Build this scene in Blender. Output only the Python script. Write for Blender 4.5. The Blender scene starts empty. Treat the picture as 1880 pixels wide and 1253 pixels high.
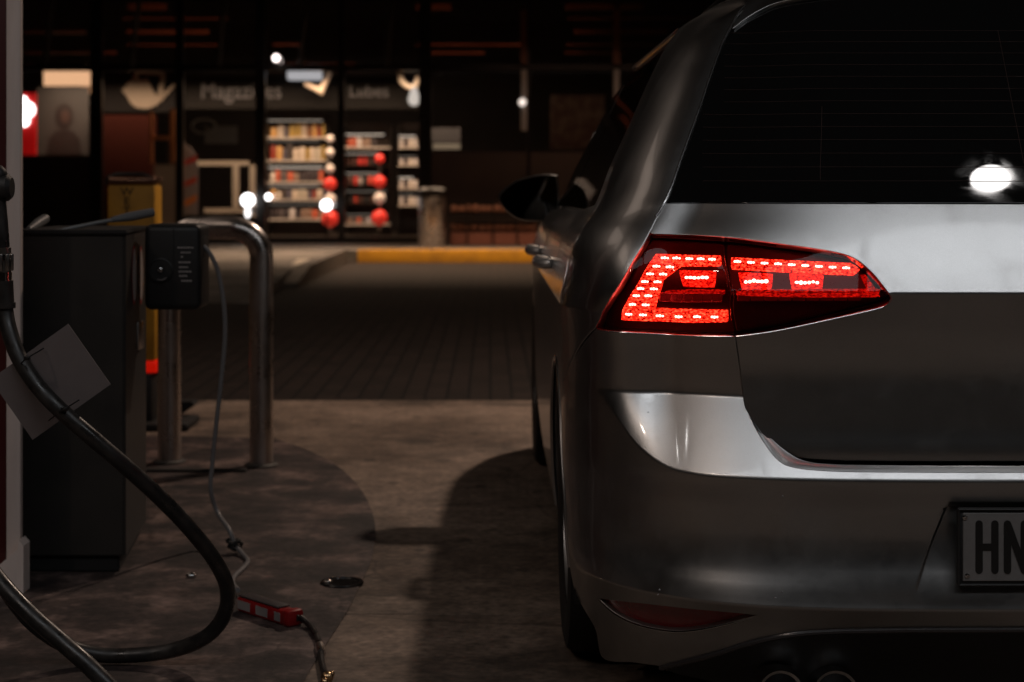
import bpy, bmesh, math, random
import numpy as np
from mathutils import Vector, Matrix
from mathutils.geometry import delaunay_2d_cdt
random.seed(7)
R_ = math.radians
sc = bpy.context.scene
COL = sc.collection
# ------------------------------------------------------------------ camera
FPX, VX, VY, H = 3133.0, 900.0, 345.0, 1.05
cam = bpy.data.cameras.new("camera"); cam.lens = 60.0; cam.sensor_width = 36
cam.shift_x = 40/1880; cam.shift_y = -(626.5-345)/1880
cam.clip_start = 0.05; cam.clip_end = 600
cam.dof.use_dof = True; cam.dof.focus_distance = 3.25; cam.dof.aperture_fstop = 4.4
co = bpy.data.objects.new("camera", cam); COL.objects.link(co)
co.location = (0, 0, H); co.rotation_euler = (R_(90), 0, 0); sc.camera = co
# ------------------------------------------------------------------ world (night) and exposure
w = bpy.data.worlds.new("World"); sc.world = w; w.use_nodes = True
nt = w.node_tree; bg = nt.nodes['Background']
sky = nt.nodes.new('ShaderNodeTexSky'); sky.sky_type = 'NISHITA'; sky.sun_disc = False
sky.sun_elevation = R_(-6); sky.sun_rotation = R_(200)
nt.links.new(sky.outputs[0], bg.inputs[0]); bg.inputs[1].default_value = 0.05
sc.view_settings.view_transform = 'Standard'; sc.view_settings.look = 'None'
sc.view_settings.exposure = 0.0; sc.view_settings.gamma = 1.0
sc.cycles.sample_clamp_indirect = 3.0
# ------------------------------------------------------------------ canopy lamps: x, y, watts
WARMW = (1.0, 0.80, 0.67)
COOLW = (1.0, 0.96, 0.93)
CAN_Z = 4.8
COOLB = (.93, .96, 1.0)
LAMPS = [(2.10, 1.78, 3.5, COOLW, .21), (1.6, 9.0, 140, (1.0, .76, .60), .2), (-3.45, 1.0, 1, COOLW, .06), (-3.3, -.6, 26, WARMW, .3)]  # last one is placed as added fill for the pump column
# long tube light boxes across the canopy behind the camera: x0, x1, y0, y1, watts
STRIPS = [(-2.9, -.95, -.85, .15, 17, COOLB), (-.85, 1.1, -.85, .15, 21, COOLB), (1.2, 3.15, -.85, .15, 21, COOLB), (3.25, 5.2, -.85, .15, 21, COOLB), (-4.6, -3.2, 5.6, 9.2, 9, WARMW), (-4.6, -3.2, 1.6, 4.4, 11, WARMW)]  # last two: made-up strips at left for flank streaks and fill
def area(name, loc, size, power, col, rot=(0, 0, 0), shape='DISK', spread=160, sy=None):
    l = bpy.data.lights.new(name, 'AREA'); l.shape = shape; l.size = size; l.energy = power; l.color = col
    if sy: l.size_y = sy
    l.spread = R_(spread)
    o = bpy.data.objects.new(name, l); COL.objects.link(o); o.location = loc; o.rotation_euler = rot
    return o
for x, y, p, c, d in LAMPS:
    area("lamp_light", (x, y, CAN_Z-0.03), d, p, c)
bpy.data.objects["lamp_light"].data.shape = 'ELLIPSE'; bpy.data.objects["lamp_light"].data.size_y = .24
for x0, x1, y0, y1, p, c in STRIPS:
    area("strip_light", ((x0+x1)/2, (y0+y1)/2, CAN_Z-.05), x1-x0-.04, p, c, shape='RECTANGLE', sy=y1-y0-.04)
# ------------------------------------------------------------------ helpers
def P(px, py, Y):
    return Vector(((px-VX)*Y/FPX, Y, H-(py-VY)*Y/FPX))
def G(px, py, z=0.0):
    Y = FPX*(H-z)/(py-VY)
    return Vector(((px-VX)*Y/FPX, Y, z))
def tag(o, label=None, cat=None, group=None, kind=None):
    if label: o['label'] = label
    if cat: o['category'] = cat
    if group: o['group'] = group
    if kind: o['kind'] = kind
    return o
def empty(name, loc, label=None, cat=None, group=None):
    o = bpy.data.objects.new(name, None); COL.objects.link(o); o.location = loc
    o.empty_display_size = 0.1
    return tag(o, label, cat, group)
def worldloc(o):
    v = Vector((0, 0, 0))
    while o: v += o.location; o = o.parent
    return v
class MB:
    def __init__(s): s.bm = bmesh.new()
    def box(s, lo, hi, bev=0.0, rotz=0, piv=None, seg=2):
        lo = Vector(lo); hi = Vector(hi)
        c = (lo+hi)/2; d = hi-lo
        r = bmesh.ops.create_cube(s.bm, size=1.0)
        vs = r['verts']
        for v in vs: v.co = Vector((v.co.x*d.x, v.co.y*d.y, v.co.z*d.z))
        if bev > 0:
            es = list({e for v in vs for e in v.link_edges})
            rr = bmesh.ops.bevel(s.bm, geom=es, offset=min(bev, 0.45*min(d)), segments=seg, profile=0.5, affect='EDGES')
            vs = list({v for f in rr['faces'] for v in f.verts} | {v for v in vs if v.is_valid})
        if rotz:
            m = Matrix.Rotation(rotz, 4, 'Z')
            for v in vs: v.co = m @ v.co
        for v in vs: v.co += c
        return s
    def tube(s, pts, r, n=12, cap=True, radii=None):
        pts = [Vector(p) for p in pts]; rings = []
        t0 = (pts[1]-pts[0]).normalized()
        up = Vector((0, 0, 1)) if abs(t0.z) < .9 else Vector((1, 0, 0))
        a = t0.cross(up).normalized()
        for i, p in enumerate(pts):
            if i == 0: t = t0
            elif i == len(pts)-1: t = (pts[i]-pts[i-1]).normalized()
            else: t = ((pts[i+1]-pts[i]).normalized()+(pts[i]-pts[i-1]).normalized()).normalized()
            a = (a - t*a.dot(t)).normalized(); b = t.cross(a)
            rr = radii[i] if radii else r
            rings.append([s.bm.verts.new(p+a*rr*math.cos(2*math.pi*k/n)+b*rr*math.sin(2*math.pi*k/n)) for k in range(n)])
        for i in range(len(rings)-1):
            for k in range(n):
                s.bm.faces.new((rings[i][k], rings[i][(k+1) % n], rings[i+1][(k+1) % n], rings[i+1][k]))
        if cap:
            s.bm.faces.new(rings[0][::-1]); s.bm.faces.new(rings[-1])
        return s
    def lathe(s, prof, c, axis='Z', n=32, cap=True):
        rings = []
        for (r, h) in prof:
            ring = []
            for k in range(n):
                a = 2*math.pi*k/n; x, y = r*math.cos(a), r*math.sin(a)
                v = {'Z': (x, y, h), 'Y': (x, h, y), 'X': (h, x, y)}[axis]
                ring.append(s.bm.verts.new(Vector(c)+Vector(v)))
            rings.append(ring)
        for i in range(len(rings)-1):
            for k in range(n):
                s.bm.faces.new((rings[i][k], rings[i][(k+1) % n], rings[i+1][(k+1) % n], rings[i+1][k]))
        if cap:
            s.bm.faces.new(rings[0][::-1]); s.bm.faces.new(rings[-1])
        return s
    def prism(s, poly, vec):
        vec = Vector(vec); a = [s.bm.verts.new(Vector(p)) for p in poly]; b = [s.bm.verts.new(Vector(p)+vec) for p in poly]
        s.bm.faces.new(a); s.bm.faces.new(b[::-1]); n = len(a)
        for i in range(n): s.bm.faces.new((a[i], b[i], b[(i+1) % n], a[(i+1) % n]))
        return s
    def ball(s, c, r, sc3=(1, 1, 1), sub=2):
        rr = bmesh.ops.create_icosphere(s.bm, subdivisions=sub, radius=r)
        for v in rr['verts']: v.co = Vector((v.co.x*sc3[0], v.co.y*sc3[1], v.co.z*sc3[2]))+Vector(c)
        return s
    def build(s, name, m, parent=None, smooth=None, root=None):
        bmesh.ops.recalc_face_normals(s.bm, faces=s.bm.faces)
        me = bpy.data.meshes.new(name)
        if parent is not None: off = worldloc(parent)
        elif root is not None: off = Vector(root)
        else: off = Vector((0, 0, 0))
        for v in s.bm.verts: v.co -= off
        s.bm.to_mesh(me); s.bm.free()
        me.materials.append(m)
        o = bpy.data.objects.new(name, me); COL.objects.link(o)
        if parent is not None: o.parent = parent
        else: o.location = off
        ang = R_(35) if smooth is None else smooth
        if ang:
            me.polygons.foreach_set('use_smooth', [True]*len(me.polygons))
            me.set_sharp_from_angle(angle=ang)
        return o
def spline(pts, n=8):
    pts = [Vector(p) for p in pts]; out = []
    for i in range(len(pts)-1):
        p0 = pts[max(i-1, 0)]; p1 = pts[i]; p2 = pts[i+1]; p3 = pts[min(i+2, len(pts)-1)]
        for k in range(n):
            t = k/n
            out.append(0.5*((2*p1)+(p2-p0)*t+(2*p0-5*p1+4*p2-p3)*t*t+(3*p1-p0-3*p2+p3)*t**3))
    out.append(pts[-1]); return out
def text_obj(name, txt, m, size, loc, rot, parent=None, ext=0.0005, align='LEFT', spacing=1.0, xscale=1.0, off=0.0):
    cu = bpy.data.curves.new(name, 'FONT'); cu.body = txt; cu.size = size; cu.extrude = ext; cu.align_x = align
    cu.space_character = spacing; cu.offset = off
    t = bpy.data.objects.new(name, cu); COL.objects.link(t)
    bpy.context.view_layer.update()
    me = bpy.data.meshes.new_from_object(t.evaluated_get(bpy.context.evaluated_depsgraph_get()))
    bpy.data.objects.remove(t)
    me.transform(Matrix.Diagonal((xscale, 1, 1, 1)))
    me.transform(Matrix.LocRotScale(None, __import__('mathutils').Euler(rot), None))
    off_ = worldloc(parent) if parent is not None else Vector((0, 0, 0))
    me.transform(Matrix.Translation(Vector(loc)-off_))
    me.materials.clear(); me.materials.append(m)
    o = bpy.data.objects.new(name, me); COL.objects.link(o)
    if parent is not None: o.parent = parent
    return o
# ------------------------------------------------------------------ materials
def mat(name, col=(.5, .5, .5), rough=.5, metal=0.0, coat=0.0, coatr=.03, spec=.5, emit=None, estr=0, noise=None, bump=None, rvar=None):
    m = bpy.data.materials.new(name); m.use_nodes = True; t = m.node_tree; b = t.nodes['Principled BSDF']
    b.inputs['Base Color'].default_value = (*col, 1); b.inputs['Roughness'].default_value = rough
    b.inputs['Metallic'].default_value = metal; b.inputs['Coat Weight'].default_value = coat
    b.inputs['Coat Roughness'].default_value = coatr; b.inputs['Specular IOR Level'].default_value = spec
    if emit: b.inputs['Emission Color'].default_value = (*emit, 1); b.inputs['Emission Strength'].default_value = estr
    tc = t.nodes.new('ShaderNodeTexCoord')
    if noise:   # (scale, colour2, lo, hi[, stretch])
        n = t.nodes.new('ShaderNodeTexNoise'); n.inputs['Scale'].default_value = noise[0]; n.inputs['Detail'].default_value = 7
        n.inputs['Roughness'].default_value = .62
        mp = t.nodes.new('ShaderNodeMapping'); mp.inputs['Scale'].default_value = noise[4] if len(noise) > 4 else (1, 1, 1)
        t.links.new(tc.outputs['Object'], mp.inputs[0]); t.links.new(mp.outputs[0], n.inputs['Vector'])
        cr = t.nodes.new('ShaderNodeValToRGB'); cr.color_ramp.elements[0].position = noise[2]; cr.color_ramp.elements[1].position = noise[3]
        cr.color_ramp.elements[0].color = (*col, 1); cr.color_ramp.elements[1].color = (*noise[1], 1)
        t.links.new(n.outputs['Fac'], cr.inputs[0]); t.links.new(cr.outputs[0], b.inputs['Base Color'])
    if rvar:    # (scale, rlo, rhi)
        n = t.nodes.new('ShaderNodeTexNoise'); n.inputs['Scale'].default_value = rvar[0]; n.inputs['Detail'].default_value = 5
        t.links.new(tc.outputs['Object'], n.inputs['Vector'])
        mr = t.nodes.new('ShaderNodeMapRange'); mr.inputs[1].default_value = .35; mr.inputs[2].default_value = .7
        mr.inputs[3].default_value = rvar[1]; mr.inputs[4].default_value = rvar[2]
        t.links.new(n.outputs['Fac'], mr.inputs[0]); t.links.new(mr.outputs[0], b.inputs['Roughness'])
    if bump:    # (scale, strength, distance)
        n = t.nodes.new('ShaderNodeTexNoise'); n.inputs['Scale'].default_value = bump[0]; n.inputs['Detail'].default_value = 4
        t.links.new(tc.outputs['Object'], n.inputs['Vector'])
        bp = t.nodes.new('ShaderNodeBump'); bp.inputs['Strength'].default_value = bump[1]; bp.inputs['Distance'].default_value = bump[2]
        t.links.new(n.outputs['Fac'], bp.inputs['Height']); t.links.new(bp.outputs[0], b.inputs['Normal'])
    return m
def emis(name, col, s):
    m = bpy.data.materials.new(name); m.use_nodes = True; t = m.node_tree; t.nodes.clear()
    e = t.nodes.new('ShaderNodeEmission'); e.inputs[0].default_value = (*col, 1); e.inputs[1].default_value = s
    o = t.nodes.new('ShaderNodeOutputMaterial'); t.links.new(e.outputs[0], o.inputs[0]); return m
def tinted(name, tint, rough=.02, ior=1.5):
    m = bpy.data.materials.new(name); m.use_nodes = True; t = m.node_tree; t.nodes.clear()
    tr = t.nodes.new('ShaderNodeBsdfTransparent'); tr.inputs[0].default_value = (*tint, 1)
    gl = t.nodes.new('ShaderNodeBsdfGlossy'); gl.inputs['Roughness'].default_value = rough
    fr = t.nodes.new('ShaderNodeFresnel'); fr.inputs[0].default_value = ior
    mx = t.nodes.new('ShaderNodeMixShader'); o = t.nodes.new('ShaderNodeOutputMaterial')
    t.links.new(fr.outputs[0], mx.inputs[0]); t.links.new(tr.outputs[0], mx.inputs[1]); t.links.new(gl.outputs[0], mx.inputs[2])
    t.links.new(mx.outputs[0], o.inputs[0]); return m

M = {}
M['paint'] = mat('silver_paint', (.38, .375, .37), .30, 1.0, .6, .06, noise=(1300, (.46, .455, .45), .42, .62), bump=(2200, .22, .0003))
def road_film(m):
    t = m.node_tree; L = t.links; b = t.nodes['Principled BSDF']; tc = t.nodes['Texture Coordinate']
    src = b.inputs['Base Color'].links[0].from_socket
    n = t.nodes.new('ShaderNodeTexNoise'); n.inputs['Scale'].default_value = 9; n.inputs['Detail'].default_value = 9; n.inputs['Roughness'].default_value = .7; L.new(tc.outputs['Object'], n.inputs['Vector'])
    sx = t.nodes.new('ShaderNodeSeparateXYZ'); L.new(tc.outputs['Object'], sx.inputs[0])
    z = t.nodes.new('ShaderNodeMapRange'); z.inputs[1].default_value = .55; z.inputs[2].default_value = .12; z.inputs[3].default_value = .0; z.inputs[4].default_value = .30; L.new(sx.outputs['Z'], z.inputs[0])
    a = t.nodes.new('ShaderNodeMath'); a.operation = 'ADD'; L.new(n.outputs['Fac'], a.inputs[0]); L.new(z.outputs[0], a.inputs[1])
    f = t.nodes.new('ShaderNodeMapRange'); f.inputs[1].default_value = .52; f.inputs[2].default_value = .95; f.inputs[3].default_value = 0; f.inputs[4].default_value = .26; L.new(a.outputs[0], f.inputs[0])
    mx = t.nodes.new('ShaderNodeMix'); mx.data_type = 'RGBA'; L.new(f.outputs[0], mx.inputs[0]); L.new(src, mx.inputs[6]); mx.inputs[7].default_value = (.16, .13, .11, 1); L.new(mx.outputs[2], b.inputs['Base Color'])
    me_ = t.nodes.new('ShaderNodeMapRange'); me_.inputs[3].default_value = 1; me_.inputs[4].default_value = .55; L.new(f.outputs[0], me_.inputs[0]); L.new(me_.outputs[0], b.inputs['Metallic'])
    ro = t.nodes.new('ShaderNodeMapRange'); ro.inputs[1].default_value = .3; ro.inputs[2].default_value = .7; ro.inputs[3].default_value = .29; ro.inputs[4].default_value = .318; L.new(n.outputs['Fac'], ro.inputs[0])
    ad = t.nodes.new('ShaderNodeMath'); ad.operation = 'ADD'; fm = t.nodes.new('ShaderNodeMath'); fm.operation = 'MULTIPLY'; fm.inputs[1].default_value = .2; L.new(f.outputs[0], fm.inputs[0])
    L.new(ro.outputs[0], ad.inputs[0]); L.new(fm.outputs[0], ad.inputs[1]); L.new(ad.outputs[0], b.inputs['Roughness'])
road_film(M['paint'])
M['dark'] = mat('black_gap', (.008, .008, .008), .6)
M['plastic'] = mat('black_plastic', (.012, .011, .011), .55, bump=(900, .3, .0005))
M['rubber'] = mat('rubber', (.006, .0055, .005), .7)
M['hose'] = mat('hose_rubber', (.012, .011, .0105), .34, noise=(22, (.040, .034, .030), .45, .75), bump=(260, .25, .0006), rvar=(30, .24, .55))
M['chrome'] = mat('chrome', (.6, .6, .6), .12, 1.0)
M['steel'] = mat('stainless_steel', (.62, .56, .52), .3, 1.0, rvar=(9, .22, .42))
M['rim'] = mat('wheel_alloy', (.3, .3, .3), .35, .9)
M['black'] = mat('black_paint', (.01, .01, .01), .35)
M['white'] = mat('white_paint', (.75, .72, .68), .5)
M['grey'] = mat('grey_plastic', (.16, .16, .16), .45)
M['cab'] = mat('dark_cabinet', (.016, .014, .0125), .5, noise=(4, (.034, .029, .025), .35, .75), bump=(500, .3, .0006))
M['cabside'] = mat('cabinet_side_metal', (.05, .048, .046), .45, .2, noise=(4, (.035, .034, .033), .3, .7))
M['beige'] = mat('beige_panel', (.72, .61, .56), .6, noise=(5, (.62, .52, .48), .35, .7, (6, 6, .7)), bump=(60, .1, .001))
M['redpanel'] = mat('red_panel', (.06, .006, .005), .4)
M['card'] = mat('grey_card', (.165, .138, .135), .55, noise=(14, (.14, .117, .114), .3, .7))
M['yellow'] = mat('yellow_plastic', (.55, .27, .02), .55, noise=(7, (.36, .17, .012), .4, .7))
M['red'] = mat('red_plastic', (.28, .008, .009), .35)
M['brass'] = mat('brass', (.55, .36, .2), .3, 1.0)

# ================================================================== GROUND
def concrete(name, c1, c2, c3, sc1=.9, stain=(.0, .0), joints=None, rough=(.55, .85)):
    m = bpy.data.materials.new(name); m.use_nodes = True; t = m.node_tree; b = t.nodes['Principled BSDF']; L = t.links
    tc = t.nodes.new('ShaderNodeTexCoord')
    mp = t.nodes.new('ShaderNodeMapping'); mp.inputs['Scale'].default_value = (1.3, 1.3, 1); L.new(tc.outputs['Object'], mp.inputs[0])
    n1 = t.nodes.new('ShaderNodeTexNoise'); n1.inputs['Scale'].default_value = sc1; n1.inputs['Detail'].default_value = 9; n1.inputs['Roughness'].default_value = .65
    L.new(mp.outputs[0], n1.inputs['Vector'])
    cr = t.nodes.new('ShaderNodeValToRGB'); e = cr.color_ramp.elements; e[0].position = .40; e[0].color = (*c1, 1); e[1].position = .63; e[1].color = (*c3, 1)
    k = e.new(.5); k.color = (*c2, 1); L.new(n1.outputs['Fac'], cr.inputs[0])
    n2 = t.nodes.new('ShaderNodeTexNoise'); n2.inputs['Scale'].default_value = 45; n2.inputs['Detail'].default_value = 6; L.new(tc.outputs['Object'], n2.inputs['Vector'])
    mr = t.nodes.new('ShaderNodeMapRange'); mr.inputs[1].default_value = .3; mr.inputs[2].default_value = .7; mr.inputs[3].default_value = .62; mr.inputs[4].default_value = 1.3
    L.new(n2.outputs['Fac'], mr.inputs[0])
    mu = t.nodes.new('ShaderNodeMix'); mu.data_type = 'RGBA'; mu.blend_type = 'MULTIPLY'; mu.inputs[0].default_value = 1
    L.new(cr.outputs[0], mu.inputs[6]); L.new(mr.outputs[0], mu.inputs[7])
    # oil stains with a shape of their own
    n3 = t.nodes.new('ShaderNodeTexNoise'); n3.inputs['Scale'].default_value = 2.1; n3.inputs['Detail'].default_value = 3; n3.inputs['Distortion'].default_value = .6
    mp3 = t.nodes.new('ShaderNodeMapping'); mp3.inputs['Location'].default_value = (3.3, 1.7, 0); mp3.inputs['Scale'].default_value = (1, 1.6, 1); L.new(tc.outputs['Object'], mp3.inputs[0]); L.new(mp3.outputs[0], n3.inputs['Vector'])
    m3 = t.nodes.new('ShaderNodeMapRange'); m3.inputs[1].default_value = .55; m3.inputs[2].default_value = .68; m3.inputs[3].default_value = 1; m3.inputs[4].default_value = stain[0] or 1
    L.new(n3.outputs['Fac'], m3.inputs[0])
    mu2 = t.nodes.new('ShaderNodeMix'); mu2.data_type = 'RGBA'; mu2.blend_type = 'MULTIPLY'; mu2.inputs[0].default_value = 1
    L.new(mu.outputs[2], mu2.inputs[6]); L.new(m3.outputs[0], mu2.inputs[7]); L.new(mu2.outputs[2], b.inputs['Base Color'])
    nd = t.nodes.new('ShaderNodeTexNoise'); nd.inputs['Scale'].default_value = 2.5; nd.inputs['Detail'].default_value = 5; L.new(tc.outputs['Object'], nd.inputs['Vector'])
    va = t.nodes.new('ShaderNodeMix'); va.data_type = 'RGBA'; va.inputs[0].default_value = .16; L.new(tc.outputs['Object'], va.inputs[6]); L.new(nd.outputs['Color'], va.inputs[7])
    vo = t.nodes.new('ShaderNodeTexVoronoi'); vo.feature = 'DISTANCE_TO_EDGE'; vo.inputs['Scale'].default_value = 1.15; L.new(va.outputs[2], vo.inputs['Vector'])
    mc = t.nodes.new('ShaderNodeMapRange'); mc.inputs[1].default_value = .0; mc.inputs[2].default_value = .007; mc.inputs[3].default_value = .55; mc.inputs[4].default_value = 1; L.new(vo.outputs['Distance'], mc.inputs[0])
    v2 = t.nodes.new('ShaderNodeTexVoronoi'); v2.inputs['Scale'].default_value = 7; v2.inputs['Randomness'].default_value = 1; L.new(va.outputs[2], v2.inputs['Vector'])
    m4 = t.nodes.new('ShaderNodeMapRange'); m4.inputs[1].default_value = .09; m4.inputs[2].default_value = .17; m4.inputs[3].default_value = .5; m4.inputs[4].default_value = 1; L.new(v2.outputs['Distance'], m4.inputs[0])
    n5 = t.nodes.new('ShaderNodeTexNoise'); n5.inputs['Scale'].default_value = 11; n5.inputs['Detail'].default_value = 8; n5.inputs['Roughness'].default_value = .7; L.new(tc.outputs['Object'], n5.inputs['Vector'])
    m5 = t.nodes.new('ShaderNodeMapRange'); m5.inputs[1].default_value = .38; m5.inputs[2].default_value = .64; m5.inputs[3].default_value = .68; m5.inputs[4].default_value = 1.25; L.new(n5.outputs['Fac'], m5.inputs[0])
    p1 = t.nodes.new('ShaderNodeMath'); p1.operation = 'MULTIPLY'; L.new(mc.outputs[0], p1.inputs[0]); L.new(m4.outputs[0], p1.inputs[1])
    p2 = t.nodes.new('ShaderNodeMath'); p2.operation = 'MULTIPLY'; L.new(p1.outputs[0], p2.inputs[0]); L.new(m5.outputs[0], p2.inputs[1])
    mu3 = t.nodes.new('ShaderNodeMix'); mu3.data_type = 'RGBA'; mu3.blend_type = 'MULTIPLY'; mu3.inputs[0].default_value = 1
    L.new(mu2.outputs[2], mu3.inputs[6]); L.new(p2.outputs[0], mu3.inputs[7]); L.new(mu3.outputs[2], b.inputs['Base Color'])
    rr = t.nodes.new('ShaderNodeMapRange'); rr.inputs[1].default_value = .3; rr.inputs[2].default_value = .7; rr.inputs[3].default_value = rough[1]; rr.inputs[4].default_value = rough[0]
    L.new(n1.outputs['Fac'], rr.inputs[0]); L.new(rr.outputs[0], b.inputs['Roughness'])
    bp = t.nodes.new('ShaderNodeBump'); bp.inputs['Strength'].default_value = .5; bp.inputs['Distance'].default_value = .003
    L.new(n2.outputs['Fac'], bp.inputs['Height']); L.new(bp.outputs[0], b.inputs['Normal'])
    return m
M['concrete'] = concrete('forecourt_concrete', (.11, .076, .055), (.185, .134, .100), (.26, .192, .148), stain=(.5, 0))
M['pad'] = concrete('stained_pad_concrete', (.017, .0105, .010), (.05, .034, .031), (.20, .142, .124), sc1=3.4, stain=(.4, 0), rough=(.4, .8))
M['path'] = concrete('footpath_concrete', (.12, .108, .095), (.16, .145, .13), (.20, .18, .165))
def brick_mat():
    m = bpy.data.materials.new('dark_block_paving'); m.use_nodes = True; t = m.node_tree; b = t.nodes['Principled BSDF']; L = t.links
    tc = t.nodes.new('ShaderNodeTexCoord'); mp = t.nodes.new('ShaderNodeMapping'); mp.inputs['Rotation'].default_value = (0, 0, R_(90))
    L.new(tc.outputs['Object'], mp.inputs[0])
    br = t.nodes.new('ShaderNodeTexBrick'); br.inputs['Scale'].default_value = 1; br.inputs['Brick Width'].default_value = .22; br.inputs['Row Height'].default_value = .11
    br.inputs['Mortar Size'].default_value = .008; br.inputs['Color1'].default_value = (.022, .0155, .013, 1); br.inputs['Color2'].default_value = (.015, .011, .009, 1); br.inputs['Mortar'].default_value = (.006, .005, .0045, 1)
    L.new(mp.outputs[0], br.inputs['Vector'])
    L.new(br.outputs['Color'], b.inputs['Base Color']); b.inputs['Roughness'].default_value = .8; b.inputs['Specular IOR Level'].default_value = .2
    bp = t.nodes.new('ShaderNodeBump'); bp.inputs['Strength'].default_value = .6; bp.inputs['Distance'].default_value = .004; bp.invert = True
    L.new(br.outputs['Fac'], bp.inputs['Height']); L.new(bp.outputs[0], b.inputs['Normal'])
    return m
M['paving'] = brick_mat()
def sheet(name, lo, hi, z, m):
    b = MB(); b.bm.faces.new([b.bm.verts.new(v) for v in ((lo[0], lo[1], z), (hi[0], lo[1], z), (hi[0], hi[1], z), (lo[0], hi[1], z))])
    return tag(b.build(name, m, smooth=0), kind='structure')
sheet('ground', (-200, -150), (200, 300), -.012, mat('far_asphalt', (.04, .038, .036), .8, noise=(3, (.055, .05, .047), .3, .7)))
def slab(name, x0, x1, y0, y1, m):
    b = MB(); b.box((x0, y0, -.05), (x1, y1, 0), .004); return tag(b.build(name, m), kind='structure')
# forecourt slabs with open joints between them (a joint at photo y~1125 and further ones)
ys = [-8.0, -2.6, 0.8, 4.205, 8.43]
for i in range(len(ys)-1):
    for x0, x1 in ((-12, -2.6), (-2.597, 2.9), (2.903, 12)):
        slab('forecourt', x0, x1, ys[i]+.0022, ys[i+1]-.0022, M['concrete'])
sheet('road', (-30, 8.43), (30, 24.02), -.004, M['paving'])
# round-ended stained pad
padpts = [(500, 806), (560, 826), (620, 858), (662, 900), (684, 945), (689, 985), (682, 1030), (666, 1065), (640, 1120), (612, 1165), (580, 1215), (556, 1260), (530, 1330)]
edge = spline([G(a, b_) for a, b_ in padpts], 6)
b = MB(); top = [Vector((p.x, p.y, .004)) for p in edge]
top = [Vector((-3.2, top[0].y+.0, .004)), Vector((-1.75, top[0].y+.10, .004)), Vector(((top[0].x-1.75)/2, top[0].y+.06, .004))]+top+[Vector((edge[-1].x-.05, 2.9, .004)), Vector((-3.2, 2.9, .004))]
b.bm.faces.new([b.bm.verts.new(v) for v in top]); tag(b.build('island_pad', M['pad'], smooth=0), kind='structure')
# shop footpath (raised) and its kerbs
KY, KX = 24.05, -2.02
PZ = .16
b = MB(); b.box((-30, KY+.15, -.1), (30, 60, PZ)); b.box((-30, 18.6, -.1), (KX-.16, KY+.149, PZ-.004))
b.prism([(-30, 18.6, -.1), (-30, 18.6, PZ-.005), (-30, 15.6, 0.002), (-30, 15.6, -.1)], (30+KX-.16, 0, 0))
tag(b.build('footpath', M['path'], smooth=0), kind='structure')
b = MB(); b.box((KX+.15, KY, -.1), (30, KY+.148, PZ+.02), .015)
tag(b.build('kerb', mat('yellow_kerb_paint', (.62, .30, .015), .55, noise=(5, (.42, .2, .02), .42, .72))), 'long yellow painted kerb in front of the shop footpath', 'kerb')
b = MB(); b.prism([(KX-.158, 17.9, -.1), (KX-.158, 17.9, .05), (KX-.158, 19.2, PZ+.02), (KX-.158, KY+.1, PZ+.02), (KX-.158, KY+.1, -.1)], (.158, 0, 0))
tag(b.build('kerb', mat('kerb_concrete', (.10, .088, .078), .7, noise=(8, (.05, .045, .04), .4, .7)), smooth=0), 'unpainted dark kerb running from the yellow kerb end towards the forecourt', 'kerb')
b = MB(); b.prism([(KX-.3, 17.8, -.05), (KX-.3, 17.8, .06), (KX-.3, 20.6, PZ+.03), (KX-.3, 20.6, -.05)], (.135, 0, 0))
tag(b.build('kerb_block', mat('worn_white_kerb_paint', (.85, .78, .68), .6, noise=(9, (.6, .55, .47), .4, .65)), smooth=0), 'worn white painted kerb block at the end of the dark side kerb', 'kerb block')

# ================================================================== CANOPY over the forecourt
cn = empty('canopy', (0, 3, CAN_Z), 'dark flat forecourt canopy roof above the car', 'canopy')
b = MB(); b.box((-7, -8, CAN_Z+.02), (7, 11, CAN_Z+.5), .02); b.build('roof', mat('canopy_metal', (.05, .047, .045), .6), cn)
for i, (x, y, p, c, d) in enumerate(LAMPS):
    d = max(d, .3)
    b = MB(); b.lathe([(d*.52, -.035), (d*.6, -.035), (d*.61, .018), (d*.52, .018)], (x, y, CAN_Z), cap=False); b.build('lamp_ring', M['grey'], cn)
for x0, x1, y0, y1, p, c in STRIPS:
    b = MB()
    for lo, hi in (((x0, y0), (x1, y0+.019)), ((x0, y1-.019), (x1, y1)), ((x0, y0+.0195), (x0+.019, y1-.0195)), ((x1-.019, y0+.0195), (x1, y1-.0195))): b.box((lo[0], lo[1], CAN_Z-.06), (hi[0], hi[1], CAN_Z+.018))
    b.build('light_box', M['grey'], cn)  # the two added fill strips get a housing too
b = MB(); b.box((5.6, -2.2, 0), (6.0, -1.8, CAN_Z+.019), .02); b.build('column', M['beige'], cn)
b = MB(); b.box((5.6, 7.2, 0), (6.0, 7.6, CAN_Z+.019), .02); b.build('column', M['beige'], cn)

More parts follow.
